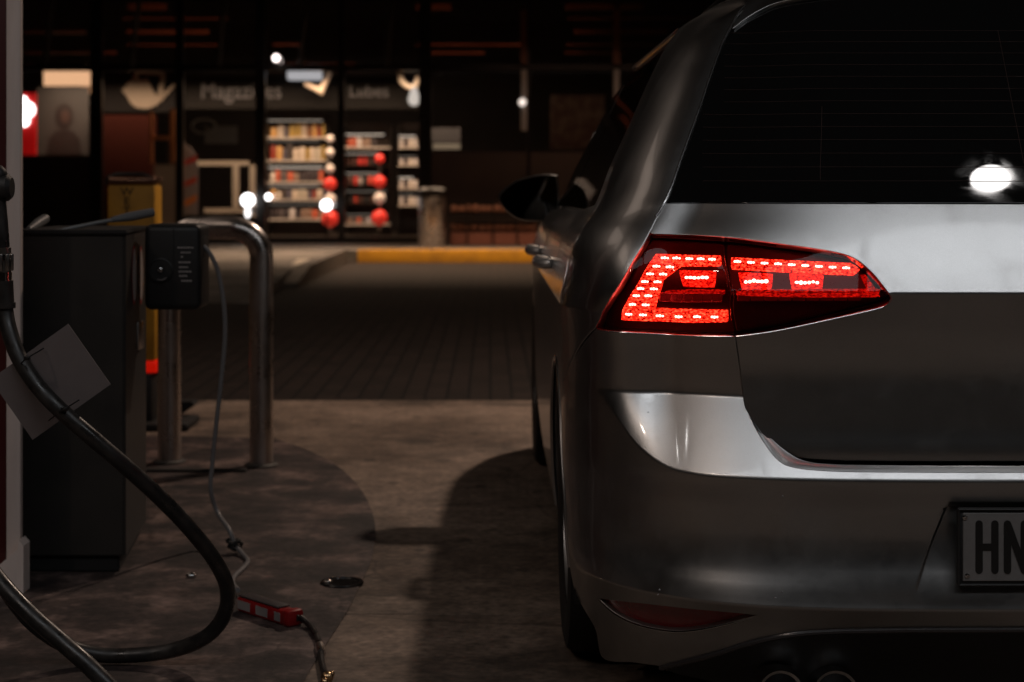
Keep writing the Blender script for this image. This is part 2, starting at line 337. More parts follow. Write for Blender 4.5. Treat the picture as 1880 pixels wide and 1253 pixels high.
# ================================================================== CAR
CX, CY = 1.05, 3.10
AMP, ZT = .085, .655
def table(segs, lo=0.05, hi=1.51, blur=.003):
    zz = np.linspace(lo, hi, 2921); out = np.zeros_like(zz)
    for s in segs:
        x = np.array([a for a, _ in s]); y = np.array([c for _, c in s])
        d = np.gradient(y, x) if len(x) > 2 else np.full(len(x), (y[-1]-y[0])/(x[-1]-x[0]))
        # limit slopes (monotone-ish)
        h = np.diff(x); dl = np.diff(y)/h
        for i in range(1, len(x)-1):
            d[i] = 0 if dl[i-1]*dl[i] <= 0 else (dl[i-1]*h[i]+dl[i]*h[i-1])/(h[i-1]+h[i])
        msk = (zz >= x[0]-1e-9) & (zz <= x[-1]+1e-9); q = zz[msk]
        k = np.clip(np.searchsorted(x, q)-1, 0, len(x)-2); t = (q-x[k])/h[k]
        out[msk] = (2*t**3-3*t**2+1)*y[k]+(t**3-2*t**2+t)*h[k]*d[k]+(-2*t**3+3*t**2)*y[k+1]+(t**3-t**2)*h[k]*d[k+1]
    n = max(1, int(blur/(zz[1]-zz[0]))); ker = np.ones(2*n+1)/(2*n+1)
    pad = np.pad(out, n, mode='edge'); out = np.convolve(pad, ker, 'valid')
    return zz, out
up = [(1.021+.0215*k, .111+.66*.0215*k+.18*(.0215*k)**2) for k in range(21)]+[(1.465, .440), (1.48, .505), (1.495, .7), (1.51, 1.15)]
YA = table([[(.05, .12), (.12, .085), (.18, .045), (.24, .010), (.285, -.027)], [(.285, -.027), (.31, -.018), (.348, -.002), (.40, .008), (.45, .009), (.515, 0), (.656, 0)],
            [(.656, 0+AMP), (.70, .078), (.74, .069), (.787, .062), (.855, .042), (.93, .064), (1.0, .1005), (1.021, .1110)], up], blur=.002)
i_ = np.searchsorted(YA[0], ZT); YA[1][i_-12:i_+12] = np.where(np.arange(-12, 12) < 0, 0, AMP)
YT = table([[(.05, .06), (.55, .060), (.60, .066), (.648, .070)], [(.648, .070), (.70, .073), (.78, .063), (.855, .032)], [(.855, .032), (.90, .0525), (.96, .081), (1.0, .1005), (1.021, .1110)], up], blur=.002)
WT = table([[(.05, .83), (.14, .858), (.2, .876), (.3, .890), (.45, .898), (.6, .90), (.75, .902), (.81, .908)],
            [(.81, .908), (.87, .895), (.92, .882), (.96, .86), (1.0, .83), (1.1, .785), (1.2, .737), (1.3, .69), (1.38, .645), (1.42, .61), (1.45, .56), (1.48, .49), (1.495, .36), (1.51, .03)]], blur=.004)
YF = table([[(.05, 7.2), (.5, 7.35), (.7, 7.32), (.8, 7.2), (.9, 6.9), (.97, 6.5), (1.0, 6.35), (1.2, 5.98), (1.4, 5.6), (1.45, 5.5), (1.48, 5.3), (1.51, 4.6)]])
# reference plan curve of the rear corner, by arc length
th = np.linspace(0, math.pi/2, 3000); NE = 4.0; LC = .5
tt = np.sin(th)**(2/NE); oo = LC*(1-np.cos(th))
arc = np.concatenate([[0], np.cumsum(np.hypot(np.diff(tt)*.9, np.diff(oo)))]); U1 = arc[-1]
def ref(u):
    u = np.abs(u)
    t = np.interp(u, arc, tt); o = np.where(u <= U1, np.interp(u, arc, oo), LC+(u-U1)); return t, o
def sst(a, b_, x):
    k = np.clip((x-a)/(b_-a), 0, 1); return k*k*(3-2*k)
ZC = ([0, .4, .72, .79, .84, .876, .913, .93, 1], [.517, .517, .5155, .521, .545, .578, .638, .652, .652])
zcs = np.interp(np.linspace(0, 1, 501), *ZC); kk = np.ones(25)/25; zcs = np.convolve(np.pad(zcs, 12, mode='edge'), kk, 'valid')
def rear(t, z, mode):
    fade = 1-sst(.77, .94, t)
    if mode == 'T':
        return np.interp(z, *YT)-AMP+AMP*fade
    base = np.interp(z, *YA); zc = np.interp(t, np.linspace(0, 1, 501), zcs)
    ramp = 0
    for dz in (-.003, -.0015, 0, .0015, .003): ramp = ramp+np.clip((z+dz-zc)/np.maximum(ZT-zc, .003), 0, 1)/5
    low = base+AMP*fade*ramp; hi = base-AMP+AMP*fade
    r = np.where(z < ZT, low, hi)
    r = r+.011*(1-sst(.30, .74, t))*sst(.35, .285, z)
    # number plate recess
    hw = t*.9
    left = np.interp(z, [.30, .325, .467, .49], [.295, .283, .222, .215])
    r = r+sst(0, .006, left-hw)*sst(0, .010, .478-z)*np.interp(z, [.30, .478], [0, .013])
    return r
def S(u, z, mode='A', off=0.0):
    u = np.atleast_1d(np.asarray(u, float)); z = np.atleast_1d(np.asarray(z, float))
    def base(u, z):
        t, o = ref(u); Y = CY+rear(t, z, mode)+o
        yf = np.interp(z, *YF); Lf = np.where(z > 1.0, .5, .75); g = np.clip((Y-(yf-Lf))/Lf, 0, 1)
        Y = np.minimum(Y, yf)
        W = np.interp(z, *WT)*np.sqrt(np.maximum(1-g**3, 0))*(1-.02*sst(5.2, 7, Y))
        return np.stack([CX-W*t*np.sign(u+1e-12), Y, z], 1)
    p = base(u, z); e = .0012
    du = base(u+e, z)-base(u-e, z); dz = base(u, z+e)-base(u, z-e)
    n = np.cross(dz, du); n /= np.maximum(np.linalg.norm(n, axis=1, keepdims=True), 1e-12)
    return p+n*off, n
def t2u(t): return float(np.interp(t, tt, arc))
def Rp(px, py, mode='A'):          # photo point -> (u, z) on the rear skin
    Y = 3.2; t = .5; z = .5
    for k in range(120):
        z = H-(py-VY)*Y/FPX; x = (px-VX)*Y/FPX; W = float(np.interp(z, *WT)); t = min(max((CX-x)/W, 0), .9995)
        o = LC*(1-math.sqrt(max(1-t**NE, 0)))
        Yn = CY+float(rear(np.array([t]), np.array([z]), mode)[0])+o; Y += (Yn-Y)*.4
    return (t2u(t), z)
def Cc(z): return (0.0, z)
def Sd(Y, z):                      # side point by depth and height
    # at side fade=0
    rr = float(rear(np.array([1.0]), np.array([z]), 'A')[0]); o = Y-CY-rr
    if o >= LC: return (U1+o-LC, z)
    return (float(np.interp(o, oo, arc)), z)
def dens(pts, step=.009, smooth=True):
    pts = [Vector((p[0], p[1], 0)) for p in pts]
    if smooth and len(pts) > 2: pts = spline(pts, 10)
    out = [pts[0]]
    for a, c in zip(pts, pts[1:]):
        d = (c-a).length; n = max(1, int(math.ceil(d/step)))
        for k in range(1, n+1): out.append(a.lerp(c, k/n))
    return [(p.x, p.y) for p in out]
def loop(*curves):
    out = []
    for c in curves:
        for p in c:
            if not out or math.hypot(p[0]-out[-1][0], p[1]-out[-1][1]) > .0012: out.append(p)
    while math.hypot(out[0][0]-out[-1][0], out[0][1]-out[-1][1]) < .0012: out.pop()
    return out
def inpoly(x, y, poly):
    q = np.array(poly); x0, y0 = q[:, 0], q[:, 1]; x1, y1 = np.roll(x0, -1), np.roll(y0, -1)
    r = np.zeros(len(x), bool)
    for i in range(len(q)):
        c = ((y0[i] > y) != (y1[i] > y))
        with np.errstate(divide='ignore', invalid='ignore'):
            r ^= c & (x < (x1[i]-x0[i])*(y-y0[i])/(y1[i]-y0[i])+x0[i])
    return r
def panel(name, m, poly, parent, mode='A', off=0.0, thick=.014, bev=.0024, grid=.014, holes=(), cons=(), side='both', rimvec=None, gscale=(1, 1)):
    loops = [poly]+list(holes); vs = []; es = []
    for lp in loops:
        b0 = len(vs); vs += lp; es += [(b0+i, b0+(i+1) % len(lp)) for i in range(len(lp))]
    bd = np.array(vs)
    for c in cons:
        c = [p for p in c if inpoly(np.array([p[0]]), np.array([p[1]]), poly)[0] and np.min(np.hypot(bd[:, 0]-p[0], bd[:, 1]-p[1])) > .002 and not any(inpoly(np.array([p[0]]), np.array([p[1]]), h_)[0] for h_ in holes)]
        b0 = len(vs); vs = vs+c; es += [(b0+i, b0+i+1) for i in range(len(c)-1) if math.hypot(c[i][0]-c[i+1][0], c[i][1]-c[i+1][1]) < .03]
    allb = np.array(vs)
    lo = bd.min(0); hi = bd.max(0); gx = grid*gscale[0]; gz = grid*gscale[1]
    X, Z = np.meshgrid(np.arange(lo[0]+gx*.5, hi[0], gx), np.arange(lo[1]+gz*.5, hi[1], gz)); X[1::2] += gx*.25
    X = X.ravel(); Z = Z.ravel(); k = inpoly(X, Z, poly)
    for h_ in holes: k &= ~inpoly(X, Z, h_)
    X = X[k]; Z = Z[k]; keep = []
    for x, z in zip(X, Z):
        if np.min(((allb[:, 0]-x)/gscale[0])**2+((allb[:, 1]-z)/gscale[1])**2) > (grid*.42)**2: keep.append((x, z))
    vs = [Vector(v) for v in list(vs)+keep]
    r = delaunay_2d_cdt(vs, es, [], 0, 1e-6)
    V = np.array([(v.x, v.y) for v in r[0]]); F = np.array([f for f in r[2] if len(f) == 3])
    c = V[F].mean(1); k = inpoly(c[:, 0], c[:, 1], poly)
    for h_ in holes: k &= ~inpoly(c[:, 0], c[:, 1], h_)
    F = F[k]
    Pn, N = S(V[:, 0], V[:, 1], mode, off)
    a = Pn[F[:, 1]]-Pn[F[:, 0]]; d = Pn[F[:, 2]]-Pn[F[:, 0]]; gn = np.cross(a, d)
    fl = (gn*N[F].mean(1)).sum(1) < 0; F[fl] = F[fl][:, ::-1]
    cnt = {}
    for f in F:
        for i in range(3):
            e = (int(f[i]), int(f[(i+1) % 3])); key = (min(e), max(e)); cnt.setdefault(key, []).append(e)
    be = [v[0] for v in cnt.values() if len(v) == 1 and not (V[v[0][0], 0] < 1e-4 and V[v[0][1], 0] < 1e-4)]
    outv = {}
    for i, j in be:
        ed = Pn[j]-Pn[i]; nn = N[i]+N[j]; o_ = np.cross(ed, nn); o_ /= max(np.linalg.norm(o_), 1e-9)
        for q in (i, j): outv.setdefault(q, []).append(o_)
    P3 = [p for p in Pn]; N3 = [n for n in N]; quads = []; ia = {}; ib = {}
    for q, l in outv.items():
        o_ = np.mean(l, 0); ln = np.linalg.norm(o_); o_ = o_/max(ln, .3)
        pa = Pn[q]+o_*bev-N[q]*bev; n2 = o_
        ia[q] = len(P3); P3.append(pa); N3.append(n2*.96+N[q]*.04)
        pb = pa-N[q]*thick
        ib[q] = len(P3); P3.append(pb); N3.append(n2)
    for i, j in be:
        quads.append((j, i, ia[i], ia[j])); quads.append((ia[j], ia[i], ib[i], ib[j]))
    P3 = np.array(P3); N3 = np.array(N3); N3 /= np.maximum(np.linalg.norm(N3, axis=1, keepdims=True), 1e-9)
    faces = [tuple(int(q) for q in f) for f in F]+quads
    if side in ('both', 'right'):
        Pm = P3.copy(); Pm[:, 0] = 2*CX-Pm[:, 0]; Nm = N3.copy(); Nm[:, 0] *= -1
        if side == 'both':
            n0 = len(P3); faces = faces+[tuple(n0+q for q in f[::-1]) for f in faces]; P3 = np.vstack([P3, Pm]); N3 = np.vstack([N3, Nm])
        else: faces = [f[::-1] for f in faces]; P3, N3 = Pm, Nm
    P3 = P3-np.array(worldloc(parent))
    me = bpy.data.meshes.new(name); me.from_pydata(P3.tolist(), [], faces); me.update()
    me.polygons.foreach_set('use_smooth', [True]*len(me.polygons))
    me.normals_split_custom_set_from_vertices(N3.tolist())
    me.materials.append(m); o = bpy.data.objects.new(name, me); COL.objects.link(o); o.parent = parent
    return o

car = empty('hatchback_car', (CX, 5.2, 0), 'silver hatchback car seen from behind with its red tail light lit', 'car')
# ---- inner shell, dark, with wheel openings
us = np.concatenate([np.linspace(0, U1, 44), np.linspace(U1, U1+4.6, 120)[1:]]); zs = np.linspace(.17, 1.51, 110)
UU, ZZ = np.meshgrid(us, zs); pp, nn = S(UU.ravel(), ZZ.ravel(), 'A', -.026)
tR = pp.reshape(len(zs), len(us), 3)
YTm, _ = S(UU.ravel(), ZZ.ravel(), 'T', -.026); tR = np.where((YTm.reshape(tR.shape)[:, :, 1:2] > tR[:, :, 1:2]), YTm.reshape(tR.shape), tR)
verts = []; faces = []
for sgn in (1, -1):
    b0 = len(verts)
    for i in range(len(zs)):
        for j in range(len(us)):
            p = tR[i, j]; verts.append((CX+(p[0]-CX)*sgn-CX, p[1]-5.2, p[2]))
    for i in range(len(zs)-1):
        for j in range(len(us)-1):
            c = (tR[i, j]+tR[i+1, j+1])/2
            if abs(c[0]-CX) > .55 and any((c[1]-yw)**2+(c[2]-.31)**2 < .375**2 for yw in (3.9, 6.53)): continue
            q = (b0+i*len(us)+j, b0+i*len(us)+j+1, b0+(i+1)*len(us)+j+1, b0+(i+1)*len(us)+j)
            faces.append(q if sgn < 0 else q[::-1])
me = bpy.data.meshes.new('inner_shell'); me.from_pydata(verts, [], faces); me.polygons.foreach_set('use_smooth', [True]*len(me.polygons)); me.materials.append(M['dark'])
o = bpy.data.objects.new('inner_shell', me); COL.objects.link(o); o.parent = car
b = MB(); b.box((CX-.6, 3.35, .16), (CX+.6, 7.0, .2)); b.build('underbody', M['dark'], car)
def arcp(yw, a0, a1, r=.355, n=24):
    return [Sd(yw+r*math.cos(R_(a0+(a1-a0)*k/n)), .31+r*math.sin(R_(a0+(a1-a0)*k/n))) for k in range(n+1)]
# ---- rear bumper
led_edge = [Cc(.5275)]+[Rp(x, y) for x, y in ((1880, 869), (1600, 868), (1520, 866), (1460, 860), (1428, 846), (1398, 808), (1378, 772), (1368, 747))]
led_edge[0] = Cc(led_edge[1][1])
seamR = [Rp(x, y) for x, y in ((1368, 747), (1360, 700), (1352, 650), (1348, 619))]
lbot = [Rp(x, y) for x, y in ((1348, 619), (1250, 617), (1160, 612), (1094, 606))]
seamQ = [lbot[-1], Rp(1068, 636), Sd(3.52, .665), Sd(3.60, .625), Sd(3.6965, .6007)]
arch_b = arcp(3.9, 125, 196)
bot = [arch_b[-1], Sd(3.50, .150), Rp(1105, 1206), Rp(1160, 1216), Rp(1213, 1223)]
bot2 = [Rp(x, y) for x, y in ((1213, 1223), (1300, 1201), (1390, 1174), (1490, 1158), (1650, 1153), (1880, 1152))]
bot2.append(Cc(bot2[-1][1]))
bump_poly = loop(dens(led_edge), dens(seamR), dens(lbot), dens(seamQ), dens(arch_b, smooth=False), dens(bot), dens(bot2), dens([bot2[-1], led_edge[0]], .012, False))
refl = loop(dens([Rp(x, y) for x, y in ((1096, 1098), (1125, 1125), (1160, 1144), (1205, 1156), (1252, 1160), (1310, 1152), (1386, 1133))], .006),
            dens([Rp(x, y) for x, y in ((1386, 1133), (1384, 1129), (1300, 1121), (1180, 1108), (1096, 1098))], .006))
tq = np.linspace(0, .93, 90)
def zcl(dz): return [(t2u(t), float(np.interp(t, np.linspace(0, 1, 501), zcs))+dz) for t in tq if t < .9]
cons_b = [zcl(-.004), zcl(0), zcl(.004)]+[[(t2u(t), ZT+dz) for t in tq if t > .6] for dz in (-.004, .004)]
cons_b += [[(u, z) for u in np.arange(.01, 1.0, .012)] for z in (.281, .285, .289)]
for d in (-.0005, .004, .0085):
    cons_b.append([(t2u((np.interp(z, [.30, .325, .467, .49], [.295, .283, .222, .215])-d)/.9), z) for z in np.arange(.325, .462, .008)])
cons_b += [[(u, z) for u in np.arange(.004, .205, .01)] for z in (.4785, .472, .466)]
panel('rear_bumper', M['paint'], bump_poly, car, grid=.013, holes=[refl], cons=cons_b, thick=.03)
# inner flange of the bumper, rising towards the tailgate gap
fa_ = [Rp(x, y) for x, y in ((1880, 869.5), (1600, 868.5), (1520, 866.5), (1460, 860.5), (1428, 846.5), (1398, 808.5), (1378, 772.5), (1368, 748))]; fa_ = [(0.0, fa_[0][1])]+fa_
fb_ = [Rp(x, y) for x, y in ((1880, 848), (1620, 847), (1530, 845), (1478, 839), (1444, 822), (1412, 795), (1388, 768), (1367, 744))]; fb_ = [(0.0, fb_[0][1])]+fb_
qa = spline([(u, z, 0) for u, z in fa_], 10); qb = spline([(u, z, 0) for u, z in fb_], 10)
A_, _ = S([p.x for p in qa], [p.y for p in qa], 'A', -.0022); B_, _ = S([p.x for p in qb], [p.y for p in qb], 'A', -.020)
for s in (1, -1):
    b = MB(); prev = None
    for k in range(len(qa)):
        row = []
        for f in (0, .15, .4, .7, 1):
            p = A_[k]*(1-f)+B_[k]*f; row.append(b.bm.verts.new((CX+s*(p[0]-CX), p[1]+.007*math.sin(math.pi*f), p[2])))
        if prev:
            for j in range(4): b.bm.faces.new((prev[j], row[j], row[j+1], prev[j+1]))
        prev = row
    b.build('bumper_flange', M['paint'], car, smooth=R_(80))
M['refl'] = mat('dark_red_reflector', (.22, .004, .006), .25, 0, 1.0, bump=(160, .5, .002))
for sd in ('left', 'right'): panel('bumper_reflector', M['refl'], refl, car, off=-.010, thick=.004, grid=.012, side=sd)
rlip = dens([Rp(x, y) for x, y in ((1096, 1098), (1125, 1125), (1160, 1144), (1205, 1156), (1252, 1160), (1310, 1152), (1386, 1133))], .01)
q_, _ = S([p[0] for p in rlip], [p[1]-.001 for p in rlip], 'A', -.001)
for s in (1, -1):
    b = MB(); b.tube([(CX+s*(p[0]-CX), p[1], p[2]) for p in q_], .0024, 8, radii=[.0008+.0018*math.sin(math.pi*i/(len(q_)-1))**.5 for i in range(len(q_))]); b.build('reflector_lip', M['chrome'], car)
M['drop'] = mat('water_drop', (.7, .7, .72), .05, .6, 1)
for px, py, md, r_ in ((1437, 911, 'A', .0015), (1436, 1087, 'A', .0014), (1424, 1098, 'A', .001), (1211, 1083, 'A', .002), (1208, 1092, 'A', .0012), (1588, 930, 'A', .0009), (1190, 757, 'A', .0014)):
    u_, z_ = Rp(px, py, md); MB().ball(S(u_, z_, md, .0005)[0][0], r_, (1, .7, 1), 1).build('water_drop', M['drop'], car)
# ---- black diffuser and pipes
dif = loop(dens([(p[0], p[1]-.007) for p in bot2]), dens([Cc(bot2[-1][1]-.007), Cc(.07)], .02, False), dens([Cc(.07), (t2u(.45), .07), (t2u(.72), .09), (bot2[0][0], bot2[0][1]-.02)], .02))
panel('diffuser', M['plastic'], dif, car, off=-.012, grid=.016, thick=.03)
lip = [S(p[0], p[1]-.004, 'A', .001)[0][0] for p in dens(bot2, .02)]
b = MB(); b.tube([tuple(p) for p in lip], .0055, 8); b.tube([(2*CX-p[0], p[1], p[2]) for p in lip], .0055, 8); b.build('diffuser_lip', mat('satin_black_trim', (.05, .045, .045), .22, .3), car)
for s in (-1, 1):
    for px in (1440, 1542):
        x = CX+s*(CX-P(px, 1290, 3.13).x); z = P(px, 1284, 3.13).z
        b = MB(); b.lathe([(.034, .30), (.036, .0), (.042, -.004), (.045, .004), (.045, .30)], (x, 3.17, z), 'Y', 40, cap=False); b.build('exhaust_tip', M['chrome'], car)
        b = MB(); b.lathe([(.0005, .25), (.034, .25)], (x, 3.17, z), 'Y', 24, cap=False); b.build('exhaust_pipe', M['dark'], car)
# ---- tailgate below glass
T = 'T'
tail_l = [Rp(x, y, T) for x, y in ((1218, 374.5), (1203, 398), (1192, 425))]
tg_light_top = [Rp(x, y, T) for x, y in ((1196, 428), (1330, 434), (1450, 449), (1528, 461), (1568, 473), (1598, 496), (1622, 524), (1637, 548), (1630, 560), (1602, 570), (1500, 593), (1420, 610), (1352, 619))]
tg_low = [Rp(x, y, T) for x, y in ((1352, 619), (1358, 660), (1364, 715), (1371, 752), (1387, 779), (1408, 804), (1432, 825), (1460, 838), (1505, 843), (1600, 845.5), (1880, 846))]
tg_low.append(Cc(tg_low[-1][1]))
tg_top = [Cc(Rp(1880, 376, T)[1])]+[Rp(x, y, T) for x, y in ((1880, 376), (1600, 375.5), (1400, 375), (1222, 374.5))]
tg_poly = loop(dens(tg_top, .01), dens([tg_top[-1], Rp(1208, 398, T), tg_light_top[0]], .006), dens(tg_light_top, .006), dens(tg_low, .008), dens([tg_low[-1], tg_top[0]], .012, False))
consT = [[(u, z) for u in np.arange(.008, .80, .012)] for z in (.851, .855, .859, .644, .648, .652)]
panel('tailgate', M['paint'], tg_poly, car, mode=T, grid=.014, cons=consT)
# ---- rear window
def glass_mat():
    m = mat('dark_window_glass', (.006, .006, .006), .03, 0, 0, spec=.6)
    t = m.node_tree; b = t.nodes['Principled BSDF']; L = t.links
    tc = t.nodes['Texture Coordinate']
    n = t.nodes.new('ShaderNodeTexNoise'); n.inputs['Scale'].default_value = 7; n.inputs['Detail'].default_value = 6; n.inputs['Distortion'].default_value = 1.6
    L.new(tc.outputs['Object'], n.inputs['Vector'])
    mr = t.nodes.new('ShaderNodeMapRange'); mr.inputs[1].default_value = .5; mr.inputs[2].default_value = .72; mr.inputs[3].default_value = .015; mr.inputs[4].default_value = .07
    L.new(n.outputs['Fac'], mr.inputs[0]); L.new(mr.outputs[0], b.inputs['Roughness'])
    return m
M['glass'] = glass_mat()
M['sideglass'] = mat('side_window_glass', (.005, .005, .005), .02)
g_left = [Rp(x, y, T) for x, y in ((1226, 371), (1245, 325), (1272, 245), (1300, 165), (1325, 95), (1343, 60))]
g_top = [Rp(x, y, T) for x, y in ((1343, 60), (1375, 36), (1420, 14), (1480, 3), (1560, -3), (1700, -8), (1900, -10))]
g_top.append(Cc(g_top[-1][1])); zb = Rp(1880, 371, T)[1]
gl_poly = loop(dens(g_left, .01), dens(g_top, .01), dens([g_top[-1], Cc(zb)], .014, False), dens([Cc(zb)]+[Rp(x, 371, T) for x in (1700, 1500, 1226)], .012))
rw = panel('rear_window', M['glass'], gl_poly, car, mode=T, off=-.002, grid=.02)
# defroster wires: thin lines on the glass
b = MB()
for k in range(13):
    y0 = 332-26*k+.25*k*k
    us_ = [Rp(px, y0+(1.2 if px < 1500 else 0)*(k/4), T) for px in (1290 if k < 6 else 1330, 1400, 1500, 1600, 1700, 1800, 1900)]
    z0 = us_[-1][1]; us_.append((0.0, z0))
    pts = dens(us_, .03); q, _ = S([p[0] for p in pts], [p[1] for p in pts], T, -.0012)
    b.tube([tuple(v) for v in q], .0005, 4); b.tube([(2*CX-v[0], v[1], v[2]) for v in q], .0005, 4)
for (xa, ya, xb, yb) in ((1509, 195, 1506, 330), (1832, 55, 1880, 300)):
    pts = dens([Rp(xa, ya, T), Rp((xa+xb)/2, (ya+yb)/2, T), Rp(xb, yb, T)], .03); q, _ = S([p[0] for p in pts], [p[1] for p in pts], T, -.0012)
    b.tube([tuple(v) for v in q], .0005, 4)
tag(b.build('defroster_wires', mat('copper_wire', (.06, .035, .03), .5, .3), rw), kind=None)
# ---- tailgate spoiler above the window
sp_low = [(p[0], p[1]+.006) for p in g_top][::-1]
sp_left = [sp_low[-1], Rp(1350, 44, T), Rp(1370, 12, T), Rp(1388, -14, T)]
zsp = 1.462
sp_poly = loop(dens(sp_low, .012), dens(sp_left, .008), dens([sp_left[-1], (t2u(.72), zsp), (t2u(.4), zsp+.003), Cc(zsp+.003)], .012), dens([Cc(zsp+.003), sp_low[0]], .012, False))
panel('roof_spoiler', M['paint'], sp_poly, car, mode=T, off=.006, grid=.014, thick=.02)
# ---- quarter panel
ql = [Rp(x, y) for x, y in ((1091, 601), (1100, 582), (1118, 548), (1148, 500), (1175, 455), (1191, 425), (1204, 400), (1219, 374), (1240, 322), (1268, 243), (1296, 163), (1321, 92), (1340, 52), (1360, 20), (1379, -4))]
qtop = [ql[-1], Sd(3.75, 1.4595), Sd(3.92, 1.458)]
qwin = [Sd(3.92, 1.458), Sd(3.88, 1.412)]
qwin1 = [Sd(3.88, 1.412), Sd(3.84, 1.34), Sd(3.79, 1.2), Sd(3.737, 1.06), Sd(3.72, 1.012)]
qwin2 = [Sd(4.04, .998), Sd(4.05, .93), Sd(4.07, .83), Sd(4.055, .74), Sd(4.0475, .6335)]
qarch = arcp(3.9, 65.5, 124.5)
qs = [Sd(3.6946, .6045), Sd(3.60, .630), Sd(3.52, .670), Rp(1065, 630), Rp(1091, 601)]
q_poly = loop(dens(ql, .008), dens(qtop, .012), dens(qwin, .01), dens(qwin1, .01), dens([Sd(3.72, 1.012), Sd(4.04, .998)], .015, False), dens(qwin2, .01), dens(qarch, smooth=False), dens(qs, .01))
consq = [[(u, z) for u in np.arange(.8, 4, .014)] for z in (.806, .81, .814)]
panel('rear_quarter_panel', M['paint'], q_poly, car, grid=.016, cons=consq, side='left', bev=.004)
panel('rear_quarter_panel', M['paint'], q_poly, car, grid=.03, cons=consq, side='right')
M['edge'] = mat('highlight_tube_metal', (.62, .6, .6), .22, 1.0)  # bright metal for the added highlight tubes
def highlight_tube(name, pxs, mode, r, off=0.0):
    c = dens([Rp(x, y, mode) for x, y in pxs], .012); q_, _ = S([p[0] for p in c], [p[1] for p in c], mode, off)
    for s in (1, -1):
        b = MB(); b.tube([(CX+s*(p[0]-CX), p[1], p[2]) for p in q_], r, 8); b.build(name, M['edge'], car)
highlight_tube('pillar_highlight', [(1204, 399), (1220, 373), (1241, 321), (1269, 242), (1297, 162), (1322, 91), (1341, 51), (1361, 19), (1380, -5)], 'A', .0024, .0022)  # added bright tube imitating the highlight down the pillar seam
highlight_tube('lamp_highlight', [(1352, 618), (1420, 608.5), (1500, 592), (1602, 569), (1627, 560), (1635, 549)], 'T', .0012, .0012)  # added bright tubes imitating the highlight under the tail light
highlight_tube('lamp_highlight', [(1098, 606), (1160, 611), (1250, 616), (1344, 618)], 'A', .0012, .0012)
# wheel arch lips
for s in (1, -1):
    pts, _ = S([p[0] for p in arcp(3.9, -8, 188, .352)], [p[1] for p in arcp(3.9, -8, 188, .352)], 'A', -.002)
    b = MB(); b.tube([(CX+s*(p[0]-CX), p[1], p[2]) for p in pts], .006, 8); b.build('wheel_arch_lip', M['paint'], car)
# ---- doors
def door(name, y0, y1, zb_, front):
    if not front:
        lf = [Sd(4.043, .996), Sd(4.054, .93), Sd(4.075, .83), Sd(4.06, .74), Sd(4.0525, .631)]
        a = arcp(3.9, 64.5, -3, .355); btm = [a[-1], Sd(4.30, .24), Sd(4.4, .215), Sd(y1, .215)]
        pl = loop(dens(lf, .012), dens(a, .02, False), dens(btm, .02), dens([Sd(y1, .215), Sd(y1-.02, .6), Sd(y1, .99)], .02), dens([Sd(y1, .99), Sd(4.5, .992), Sd(4.043, .996)], .02))
    else:
        pl = loop(dens([Sd(y0, .99), Sd(y0-.02, .6), Sd(y0, .215)], .02), dens([Sd(y0, .215), Sd(y1-.1, .215)], .02, False), dens([Sd(y1-.1, .215), Sd(y1-.02, .5), Sd(y1+.02, .93)], .02), dens([Sd(y1+.02, .93), Sd(5.7, .97), Sd(y0, .99)], .02))
    for sd in ('left', 'right'):
        panel(name, M['paint'], pl, car, grid=.035, gscale=(2.4, 1), cons=[[(u, z) for u in np.arange(.8, 6, .02)] for z in (.806, .81, .814)], side=sd)
door('rear_door', 4.05, 4.955, 0, False)
door('front_door', 4.961, 6.08, 0, True)
# front fender / bonnet / nose in one painted panel per side, with arch
fz = [Sd(6.106, .93), Sd(6.066, .5), Sd(5.99, .215)]
fa = arcp(6.53, 195, -14, .355)
nose = [fa[-1], Sd(7.0, .2), (Sd(7.2, .2)[0], .2), (Sd(7.24, .2)[0]+.02, .2)]
uend = [(Sd(float(np.interp(z, *YF)), z)[0]+.001, z) for z in np.linspace(.2, .965, 40)]
f_poly = loop(dens(fz, .03), dens([fz[-1], fa[0]], .03, False), dens(fa, .03, False), dens([fa[-1], uend[0]], .03, False), dens(uend, .03, False), dens([uend[-1], fz[0]], .03, False))
for sd in ('left', 'right'): panel('front_fender', M['paint'], f_poly, car, grid=.035, side=sd)
# ---- side windows
w1 = loop(dens([Sd(3.729, 1.017), Sd(3.745, 1.06), Sd(3.798, 1.2), Sd(3.848, 1.34), Sd(3.887, 1.408)], .012), dens([Sd(3.887, 1.408), Sd(5.02, 1.408)], .03, False), dens([Sd(5.02, 1.408), Sd(4.97, 1.0)], .02, False), dens([Sd(4.97, 1.0), Sd(4.04, 1.003), Sd(3.729, 1.017)], .03, False))
w2 = loop(dens([Sd(5.0, 1.0), Sd(5.05, 1.408)], .02, False), dens([Sd(5.05, 1.408), Sd(5.45, 1.40), Sd(5.75, 1.25), Sd(6.1, .995)], .03), dens([Sd(6.1, .995), Sd(5.0, 1.0)], .03, False))
for sd in ('left', 'right'):
    panel('side_window', M['sideglass'], w1, car, off=-.006, grid=.03, side=sd)
    panel('side_window', M['sideglass'], w2, car, off=-.006, grid=.03, side=sd)
# trim strip round windows
for s in (1, -1):
    pts, _ = S(*zip(*[Sd(y, 1.412) for y in np.arange(3.89, 5.5, .05)]), 'A', .001)
    b = MB(); b.tube([(CX+s*(p[0]-CX), p[1], p[2]) for p in pts], .0028, 6); b.build('window_trim', M['black'], car)
